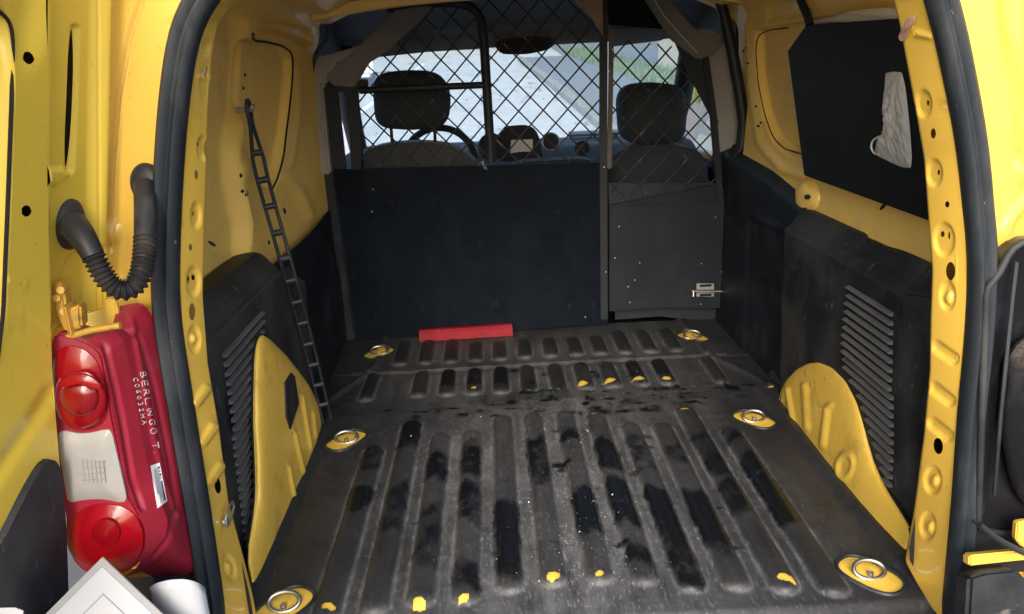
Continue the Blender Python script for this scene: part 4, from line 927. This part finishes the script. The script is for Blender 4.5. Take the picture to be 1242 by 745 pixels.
for (x, y, r) in [(-.213, 2.136, .020), (.12, 2.14, .026), (.205, 2.145, .028), (.293, 2.143, .026), (.376, 2.139, .024), (.12, 1.928, .020), (.379, 1.924, .02), (-.143, 1.948, .016), (-.297, 1.178, .026), (-.213, 1.183, .022), (-.044, 1.226, .020), (.042, 1.226, .018), (.385, 1.188, .022), (-.468, 1.175, .02), (.30, 1.93, .006), (.14, 2.30, .008)]:
    keep &= ~(np.sqrt(((XY[:, 0]-x)*.95)**2+((XY[:, 1]-y)*1.15)**2)+wob*3.2*vnoise(XY, 95, int(abs(x)*1000)) < r*.48)
K = keep.reshape(nx, ny); fk = K[:-1, :-1] & K[1:, :-1] & K[:-1, 1:] & K[1:, 1:]
mo = mesh_obj('load_mat', np.c_[XY, Z], grid_faces(nx, ny, fk), M['mat'], None, True)
if mo.data.polygons[0].normal.z < 0: mo.data.flip_normals()
at = mo.data.attributes.new('wear_shade', 'FLOAT', 'POINT')
rim_ = np.exp(-((dmin-.004)/.004)**2)*(.4+.6*vnoise(XY, 30, 12))
wv = np.clip((.35+.75*np.exp(-((XY[:, 0]+.05)/.30)**2)*(XY[:, 1] < 2.05)+.5*(XY[:, 1] >= 2.05))*(np.where(XY[:, 1] > 2.05, .08, .34)+.66*(1-gro))*(.30+.55*sm((.62-np.abs(XY[:, 0]))/.3))*(.45+.9*vnoise(XY*np.array([1, .5]), 9, 11))+.8*rim_, 0, 1)*np.where(XY[:, 1] > 2.0, .9, 1)  # dust and wear, plus rib shading of the far rows put into tone
if len(mo.data.vertices) == len(wv): at.data.foreach_set('value', wv.astype(np.float32))
lf_ = Zfloor.reshape(nx, ny)[::3, ::3]; LXY = XY.reshape(nx, ny, 2)[::3, ::3]; n1, n2 = lf_.shape
mesh_obj('load_floor', np.c_[LXY.reshape(-1, 2), lf_.ravel()], grid_faces(n1, n2), M['yellow_arch'], van, True)
for x, y in HK:
    yaw = (.95 if x < 0 else -.95); ts = np.linspace(0, 2*math.pi, 49)[:-1]; e_ = 2/2.8
    ca, sa = np.sign(np.cos(ts))*np.abs(np.cos(ts))**e_*.061, np.sign(np.sin(ts))*np.abs(np.sin(ts))**e_*.041
    rx_, ry_ = x+ca*math.cos(yaw)-sa*math.sin(yaw), y+ca*math.sin(yaw)+sa*math.cos(yaw)
    zi = [Z[int(np.clip(round((a_+.70)/1.4*(nx-1)), 0, nx-1))*ny+int(np.clip(round((b_-1.045)/1.655*(ny-1)), 0, ny-1))] for a_, b_ in zip(rx_, ry_)]
    tube('cut_edge', smooth(np.c_[rx_, ry_, np.array(zi)+.0005], 60, True, 2), .0042, M['rubber'], mo, 6, True)
tag(mo, 'ribbed black rubber mat covering the van floor, scuffed and wet with yellow showing through', 'floor mat')

wet = np.zeros(len(XY)); wr = np.random.default_rng(21)
for x, a_, b_, rr in caps:
    if b_-a_ < .3:
        if wr.random() < .4: wet = np.maximum(wet, .75*sm(.5-capsd(XY, (x, a_, b_, rr))/.012)*sm((XY[:, 1]-a_)/.05)*(XY[:, 1] < 2.4))
        continue
    for _ in range(wr.integers(2, 5)):
        c_ = wr.uniform(a_+.05, b_); l_ = wr.uniform(.02, .12); am = wr.uniform(.5, .95)
        dy = np.abs(XY[:, 1]-c_+.012*np.sin(XY[:, 0]*90))-l_
        wet = np.maximum(wet, am*sm(.5-(capsd(XY, (x, a_, b_, rr))-.004)/.03)*sm(.5-dy/.07))
for _ in range(110):                                           # splashes on the flat bands ahead of the ribs
    c_ = (wr.normal(.1, .28), wr.choice([wr.uniform(1.95, 2.12), wr.uniform(1.3, 2.3)])); rx_, ry_ = wr.uniform(.012, .05), wr.uniform(.01, .035)
    wet = np.maximum(wet, wr.uniform(.4, .75)*sm(1.2-np.sqrt(((XY[:, 0]-c_[0])/rx_)**2+((XY[:, 1]-c_[1])/ry_)**2)))
wet += .10*(vnoise(XY, 5, 31)-.5)
at = mo.data.attributes.new('wet', 'FLOAT', 'POINT')
if len(mo.data.vertices) == len(wet): at.data.foreach_set('value', wet.astype(np.float32))

# grit and crumbs lying on the mat
vs, fs = [], []
LANDS = [-.0, .087, -.087, .17, -.17, .255]
for i in range(520):
    if i % 5: x = LANDS[int(abs(rng.normal(0, 1.6))) % 6]+rng.normal(0, .016); y = 1.2+abs(rng.normal(0, .42))
    else: x = rng.uniform(-.55, .55); y = rng.uniform(1.15, 2.3)
    if abs(x) > .58: continue
    r = rng.uniform(.0004, .0013) if i > 14 else rng.uniform(.0015, .0035); n = len(vs)
    j = int(np.clip(round((x+.70)/1.4*(nx-1)), 0, nx-1)); k = int(np.clip(round((y-1.045)/1.655*(ny-1)), 0, ny-1)); z = Z[j*ny+k]
    a = rng.random()*6.28
    vs += [(x+r*math.cos(a), y+r*math.sin(a)*1.6, z-.0004), (x+r*math.cos(a+2.1), y+r*math.sin(a+2.1), z-.0004), (x+r*math.cos(a+4.2), y+r*math.sin(a+4.2), z-.0004), (x, y, z+r*.9)]
    fs += [(n, n+1, n+3), (n+1, n+2, n+3), (n+2, n, n+3)]
gt = mesh_obj('grit', vs, fs, material('pale grit', (.5, .48, .43), .9), None, False); tag(gt, 'pale grit and crumbs scattered over the rubber mat', 'grit', kind='stuff')

# ------------------------------------------------------------------ partition between load bay and cab
YP = 2.645
pt = thing('partition', 'black partition with wire mesh above solid boards behind the seats', 'partition', (0, YP, 0))
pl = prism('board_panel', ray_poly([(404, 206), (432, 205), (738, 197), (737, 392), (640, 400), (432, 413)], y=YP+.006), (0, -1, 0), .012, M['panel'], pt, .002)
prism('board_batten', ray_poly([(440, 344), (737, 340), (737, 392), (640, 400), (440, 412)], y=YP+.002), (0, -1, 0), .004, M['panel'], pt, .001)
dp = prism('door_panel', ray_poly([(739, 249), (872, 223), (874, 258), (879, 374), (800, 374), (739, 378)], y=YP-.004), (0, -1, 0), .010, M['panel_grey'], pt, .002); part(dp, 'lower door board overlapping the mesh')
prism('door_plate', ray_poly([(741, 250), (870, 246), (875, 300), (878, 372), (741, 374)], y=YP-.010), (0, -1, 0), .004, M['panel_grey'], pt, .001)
prism('mesh_backing', ray_poly([(738, 222), (866, 222), (868, 226), (739, 252)], y=YP+.012), (0, -1, 0), .006, M['frame'], pt, .001)
prism('foot_board', ray_poly([(746, 377), (800, 374), (878, 374), (878, 392), (800, 384), (746, 388)], y=YP+.05), (0, -1, 0), .01, M['dash'], pt, .001)
def bar(name, px, w, y, mat, th=.02, bev=.003):
    p = [P(u, v, y=y) for u, v in px]; d = p[-1]-p[0]; d = d/np.linalg.norm(d); n = np.array([d[2], 0, -d[0]])*w/2
    return prism(name, [q+n for q in p]+[q-n for q in p[::-1]], (0, -1, 0), th, mat, pt, bev)
tube('frame_tube', smooth(ray_poly([(596, 196), (593, 150), (590, 100), (587, 50), (583, 22), (572, 8), (552, 3), (510, 4), (470, 10)], y=YP-.01), 60, it=2), .0155, M['frame'], pt, 12)
tube('frame_tube', ray_poly([(436, 110), (520, 106), (590, 103)], y=YP-.012), .0115, M['frame'], pt, 10)
bar('frame_post', [(732.5, -12), (732, 200), (733, 388)], .026, YP-.008, M['frame'])
bar('hinge_strip', [(742, 35), (741, 110), (739, 205)], .016, YP-.006, M['rust'], .012)
bar('frame_post', [(855, 62), (866, 140), (873, 225)], .022, YP-.008, M['frame'])
bar('frame_post', [(873, 225), (879, 300), (884, 388)], .022, YP-.008, M['frame'])
bar('frame_post', [(399, 98), (411, 206)], .050, YP+.02, M['frame'])
bar('frame_post', [(428, 106), (432, 206)], .034, YP, M['frame'])
bar('frame_rail', [(402, 104), (446, 104)], .04, YP+.002, M['frame'])
# sloped top plates following the roof
prism('side_plate', ray_poly([(404, 104), (394, 92), (440, 52), (490, 0), (510, -22), (555, -22), (520, 14), (470, 62), (448, 76), (430, 106)], y=YP-.02), (0, -1, 0), .02, M['liner2'], pt, .004)
prism('side_plate', ray_poly([(775, -12), (800, -12), (842, 34), (880, 50), (868, 66), (846, 72), (814, 48)], y=YP-.015), (0, -1, 0), .02, M['liner2'], pt, .004)
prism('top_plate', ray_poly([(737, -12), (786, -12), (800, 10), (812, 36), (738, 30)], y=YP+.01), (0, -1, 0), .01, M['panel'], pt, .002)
prism('top_plate', ray_poly([(812, 36), (816, 30), (850, 70), (872, 150), (866, 150), (835, 90)], y=YP+.004), (0, -1, 0), .008, M['frame'], pt, .002)
tube('edge_wire', ray_poly([(789, -8), (806, 20), (829, 46), (846, 64)], y=YP-.04), .0022, M['steel_dull'], pt, 6)
# mesh wires, each one a rod
def clip(poly, a, b):
    t0, t1 = 0, 1; d = b-a; n = len(poly); ar = sum(poly[i][0]*poly[(i+1) % n][1]-poly[(i+1) % n][0]*poly[i][1] for i in range(n))
    for i in range(n):
        p, q_ = poly[i], poly[(i+1) % n]; e = q_-p; nn_ = np.array([-e[1], e[0]])*(1 if ar > 0 else -1)
        f0 = nn_@(a-p); f1 = nn_@d
        if abs(f1) < 1e-9:
            if f0 < 0: return None
        else:
            t = -f0/f1
            if f1 > 0: t0 = max(t0, t)
            else: t1 = min(t1, t)
    return (a+d*t0, a+d*t1) if t1-t0 > 1e-3 else None
def mesh_sheet(px, y, node, sx=.0835, sz=.088):
    poly = [np.array([q[0], q[2]]) for q in ray_poly(px, y=y)]; nd = P(*node, y=y); c = np.array([nd[0], nd[2]])
    for sgn in (1, -1):
        for k in range(-22, 23):
            a = c+np.array([k*sx-3*sx*sgn*4, -12*sz]); b = c+np.array([k*sx+3*sx*sgn*4, 12*sz])
            r = clip(poly, a, b)
            if r is None: continue
            m_ = (r[0]+r[1])/2; yo = y+(.0022 if sgn > 0 else -.0022); pts_ = [np.array([r[0][0], yo, r[0][1]]), np.array([m_[0]+.0008*rng.normal(), yo, m_[1]]), np.array([r[1][0], yo, r[1][1]])]
            tube('mesh_wire', pts_, .0029, M['wire'], pt, 6)
mesh_sheet([(414, 100), (470, 30), (500, -20), (733, -20), (733, 204), (600, 210), (432, 214)], YP+.014, (644.5, 150.6))
mesh_sheet([(741, 45), (840, 60), (868, 140), (873, 226), (741, 240)], YP+.006, (777, 66))
for k, (u, v) in enumerate([(733, 203), (743, 60), (739, 87), (744, 93), (751, 275), (746, 313), (770, 340), (776, 319), (851, 320), (868, 264), (875, 330), (762, 348), (764, 367), (850, 369), (735, 330), (451, 257), (452, 230), (710, 385)]):
    c = P(u, v, y=YP-.014); tube('screw', [c, c+np.array([0, .006, 0])], .0023, M['steel_dull'], pt, 8)
# bolt latch on the door
lt_ = prism('bolt_latch', ray_poly([(845, 344), (866, 344), (866, 360), (845, 360)], y=YP-.012), (0, -1, 0), .006, M['steel_dull'], pt, .001)
for v in (346.5, 358): box('slot', P(849, v-1, y=YP-.0185), P(863, v+1, y=YP-.0175), M['void'], lt_, 0)
tube('bolt', [P(839, 353, y=YP-.025), P(862, 353.5, y=YP-.025), P(886, 353.5, y=YP-.025)], .0046, M['steel'], lt_, 10)
tube('bolt_knob', [P(841, 353, y=YP-.03), P(841, 360, y=YP-.035)], .0042, M['steel'], lt_, 8)
# cardboard wedged at the top of the mesh
tag(prism('cardboard_scrap', ray_poly([(690, -8), (731, -8), (731, 44), (726, 36), (718, 22), (704, 10)], y=YP-.03), (0, -1, 0), .003, M['cardboard']), 'torn brown cardboard scrap tucked behind the top of the mesh', 'cardboard')
# spring clip
tag(tube('coil_spring', np.array([P(584+.9*math.cos(t*1.0)*2.2+k*.10, 196+k*.16, y=YP-.03)+np.array([0, .006*math.sin(t), 0]) for k, t in enumerate(np.linspace(0, 8*math.pi, 60))]), .0012, M['steel_dull'], None, 6), 'small bright coil spring hooked on the mesh below the steering wheel', 'spring')

# ------------------------------------------------------------------ loose things in the bay
# red bar on the floor
a, b = P(509, 415, z=.002), P(622, 407.5, z=.002); d = b-a; L_ = np.linalg.norm(d); d = d/L_; nrm = np.array([d[1], -d[0], 0]); nrm = nrm*np.sign(-nrm[1])*1.0
sec = [(0, 0), (0, .030), (-.010, .040), (-.032, .040), (-.032, 0)]
bm = bmesh.new(); r1 = [bm.verts.new(tuple(a+nrm*p+np.array([0, 0, q_]))) for p, q_ in sec]; r2 = [bm.verts.new(tuple(b+nrm*p+np.array([0, 0, q_]))) for p, q_ in sec]
n = len(sec)
for i in range(n): bm.faces.new([r1[i], r1[(i+1) % n], r2[(i+1) % n], r2[i]])
bm.faces.new(r1); bm.faces.new(r2[::-1]); bmesh.ops.bevel(bm, geom=bm.edges[:], offset=.0015, segments=2, affect='EDGES')
tag(bm_obj('red_bar', bm, M['red_bar']), 'short bright red square bar lying against the foot of the partition', 'bar')
# black board on the right wall
XB = .655
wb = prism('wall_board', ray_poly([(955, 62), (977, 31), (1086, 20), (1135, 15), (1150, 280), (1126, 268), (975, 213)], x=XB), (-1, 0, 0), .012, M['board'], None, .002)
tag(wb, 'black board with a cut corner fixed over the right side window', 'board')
tag(dome('foam_sheet', smooth(ray_poly([(984, 26), (1000, 23), (1020, 15), (1050, 10), (1086, 9), (1098, 22), (1086, 22), (1030, 26)], x=XB-.002), 40, True, 1), (-1, 0, .5), .01, M['white_scrap'], None, 4, 2, .01, .003), 'crumpled off white sheet lying along the top of the black board', 'sheet')
# plastic bag
bp = smooth(ray_poly([(1074, 89), (1083, 87), (1094, 88), (1098, 105), (1101, 130), (1104, 160), (1106, 190), (1105, 204), (1094, 203), (1080, 197), (1066, 190), (1061, 184), (1063, 172), (1072, 163), (1074, 150), (1071, 135), (1072, 112)], x=XB-.006), 150, True, 1)
c = bp.mean(0); vs = []; fs = []; nb_ = len(bp); R_ = 30
for k in range(R_):
    s = 1-k/R_
    for i, p in enumerate(bp):
        q_ = c+(p-c)*s; h = .005*(1-s**4)+.012*(1-s**5)*(abs(vnoise(np.array([[q_[1]*1.0+q_[2]*.45, q_[2]*.7-q_[1]*.2]]), 42, 4)[0]-.5)+.5*abs(vnoise(np.array([[q_[1]*1.2-q_[2]*.8, q_[2]*.5]]), 120, 14)[0]-.5))
        vs.append(q_+np.array([-h, 0, 0]))
for k in range(R_-1):
    for i in range(nb_): fs.append((k*nb_+i, k*nb_+(i+1) % nb_, (k+1)*nb_+(i+1) % nb_, (k+1)*nb_+i))
fs.append(tuple((R_-1)*nb_+i for i in range(nb_)))
bagr = mesh_obj('plastic_bag', vs, fs, M['bag']); tag(bagr, 'crumpled translucent white plastic bag hanging on the black board', 'bag')
tube('handle', smooth(ray_poly([(1066, 188), (1060, 186), (1056, 179), (1058, 171), (1063, 167), (1070, 165)], x=XB-.008), 24), .0022, M['bag'], bagr, 6)
# pink paper stuffed behind jamb
pk = [hit(u, v, LASTG[jr.name], .004)[0] for u, v in [(1094, 44), (1098, 34), (1104, 22), (1110, 17), (1115, 18), (1112, 24), (1106, 30), (1102, 44), (1097, 50)]]
pk = [np.array(p) for p in pk if p is not None]
if len(pk) > 5: tag(dome('paper_scrap', smooth(pk, 30, True, 1), (0, -1, 0), .006, M['pink_paper'], None, 4, 2, .003, .005), 'crumpled dull pink paper stuffed in the top slot of the right jamb', 'paper')
# rubber ladder strap on the left wall
ctr = [(303, 141, -.652), (309, 172, -.655), (317, 212, -.655), (327, 248, -.650), (337, 283, -.640), (346, 315, -.632), (357, 355, -.630), (368, 395, -.626), (376, 425, -.622), (385, 462, -.618), (397, 511, -.612)]
cp = smooth([P(u, v, x=x) for u, v, x in ctr], 120, it=6)
T = np.gradient(cp, axis=0); T /= np.linalg.norm(T, axis=1, keepdims=True)
side = np.cross(T, cp-C0); side /= np.linalg.norm(side, axis=1, keepdims=True)
wd = .0120
sp = thing('ladder_strap', 'black rubber ladder strap hanging from the left wall to the floor', 'strap', tuple(cp[-1]))
taper = np.clip(np.arange(120)/14, 0.25, 1)[:, None]
for sg in (-1, 1): tube('side_rail', cp+side*wd*sg*taper, .0046, M['rubber'], sp, 8)
ln = np.r_[0, np.cumsum(np.linalg.norm(np.diff(cp, axis=0), axis=1))]
k = .085
while k < ln[-1]-.01:
    i = int(np.searchsorted(ln, k)); tube('rung', [cp[i]-side[i]*wd*taper[i], cp[i]+side[i]*wd*taper[i]], .0075, M['rubber'], sp, 8); k += .064
a_ = np.linspace(0, 2*math.pi, 21)[:-1]; tube('eyelet', [cp[0]+np.array([0, .014*math.cos(t), .022*math.sin(t)+.012]) for t in a_], .0045, M['rubber'], sp, 8, True)
tube('wall_hook', [cp[0]+np.array([-.03, .004, .014]), cp[0]+np.array([.006, .002, .014]), cp[0]+np.array([.010, 0, .024])], .006, M['steel_dull'], sp, 8)
# hose and cloth in the right front corner
tag(tube('black_hose', smooth([P(u, v, z=z) for u, v, z in [(908, 388, .05), (915, 402, .035), (925, 420, .025), (940, 436, .02), (948, 450, .03)]], 40), .014, M['rubber'], None, 10), 'short black hose lying in the front right corner of the floor', 'hose')
tag(dome('cloth_bundle', smooth([P(u, v, z=.005) for u, v in [(932, 440), (946, 436), (958, 448), (956, 466), (944, 472), (932, 460)]], 30, True, 1), (0, 0, 1), .05, M['trim'], None, 6, 2.5, .004, .006), 'small dark cloth bundle wedged ahead of the right wheel arch', 'cloth')

# ------------------------------------------------------------------ papers in the foreground, standing on the bumper
def sheet(name, corner, e1, e2, L1, L2, th, mat):
    nrm = np.cross(e1, e2); return prism(name, [corner, corner+e1*L1, corner+e1*L1+e2*L2, corner+e2*L2], nrm, th, mat, None, .0)
tp_ = P(124, 676, y=.86); a1 = P(55, 745, y=.845); a2 = P(197, 745, y=.845)
e1 = (a1-tp_)/np.linalg.norm(a1-tp_); e2 = (a2-tp_)/np.linalg.norm(a2-tp_)
nr = np.cross(e1, e2); nr = nr*np.sign(-nr[1]); nr = nr/np.linalg.norm(nr)
dc = thing('document', 'white printed document in a clear sleeve, pointed corner up below the tail light', 'paper', tuple(tp_+e1*.2+e2*.2))
prism('sleeve', [tp_, tp_+e1*.30, tp_+e1*.30+e2*.22, tp_+e2*.22], nr, .002, M['sleeve'], dc, .0)
def inset(f, lift): return [tp_+e1*f+e2*f+nr*lift, tp_+e1*.30+e2*f+nr*lift, tp_+e1*.30+e2*(.22-f)+nr*lift, tp_+e1*f+e2*(.22-f)+nr*lift]
prism('sheet', inset(.009, .0008), nr, .0007, M['paper'], dc)
lf = .034
for (s0, s1) in (((lf, lf), (.28, lf)), ((lf, lf), (lf, .19))):
    p0 = tp_+e1*s0[0]+e2*s0[1]+nr*.0014; p1 = tp_+e1*s1[0]+e2*s1[1]+nr*.0014; w_ = (e2 if s0[1] == s1[1] else e1)*.0016
    prism('border_line', [p0, p1, p1+w_, p0+w_], nr, .0004, M['print_grey'], dc)
# curled second sheet
cu = [(182, 712), (190, 707), (205, 703), (225, 702), (240, 706), (248, 713)]
A_ = np.array([P(u, v, y=.90-.02*math.sin(k/5*math.pi)) for k, (u, v) in enumerate(cu)]); A_ = smooth(A_, 24); B_ = A_-np.array([0, .0, .14]); 
G = ruled(A_, B_, 24, 10); o = patch('curled_paper', G, M['paper'], None); o.modifiers.new('thickness', 'SOLIDIFY').thickness = .001
tag(o, 'curled white sheet beside the sleeve at the foot of the seal', 'paper')
tag(prism('paper_scrap', ray_poly([(-20, 738), (18, 737), (28, 741), (27, 760), (-20, 760)], y=.70), (0, -1, .6), .0015, M['paper']), 'white paper corner at the lower edge of the open door', 'paper')
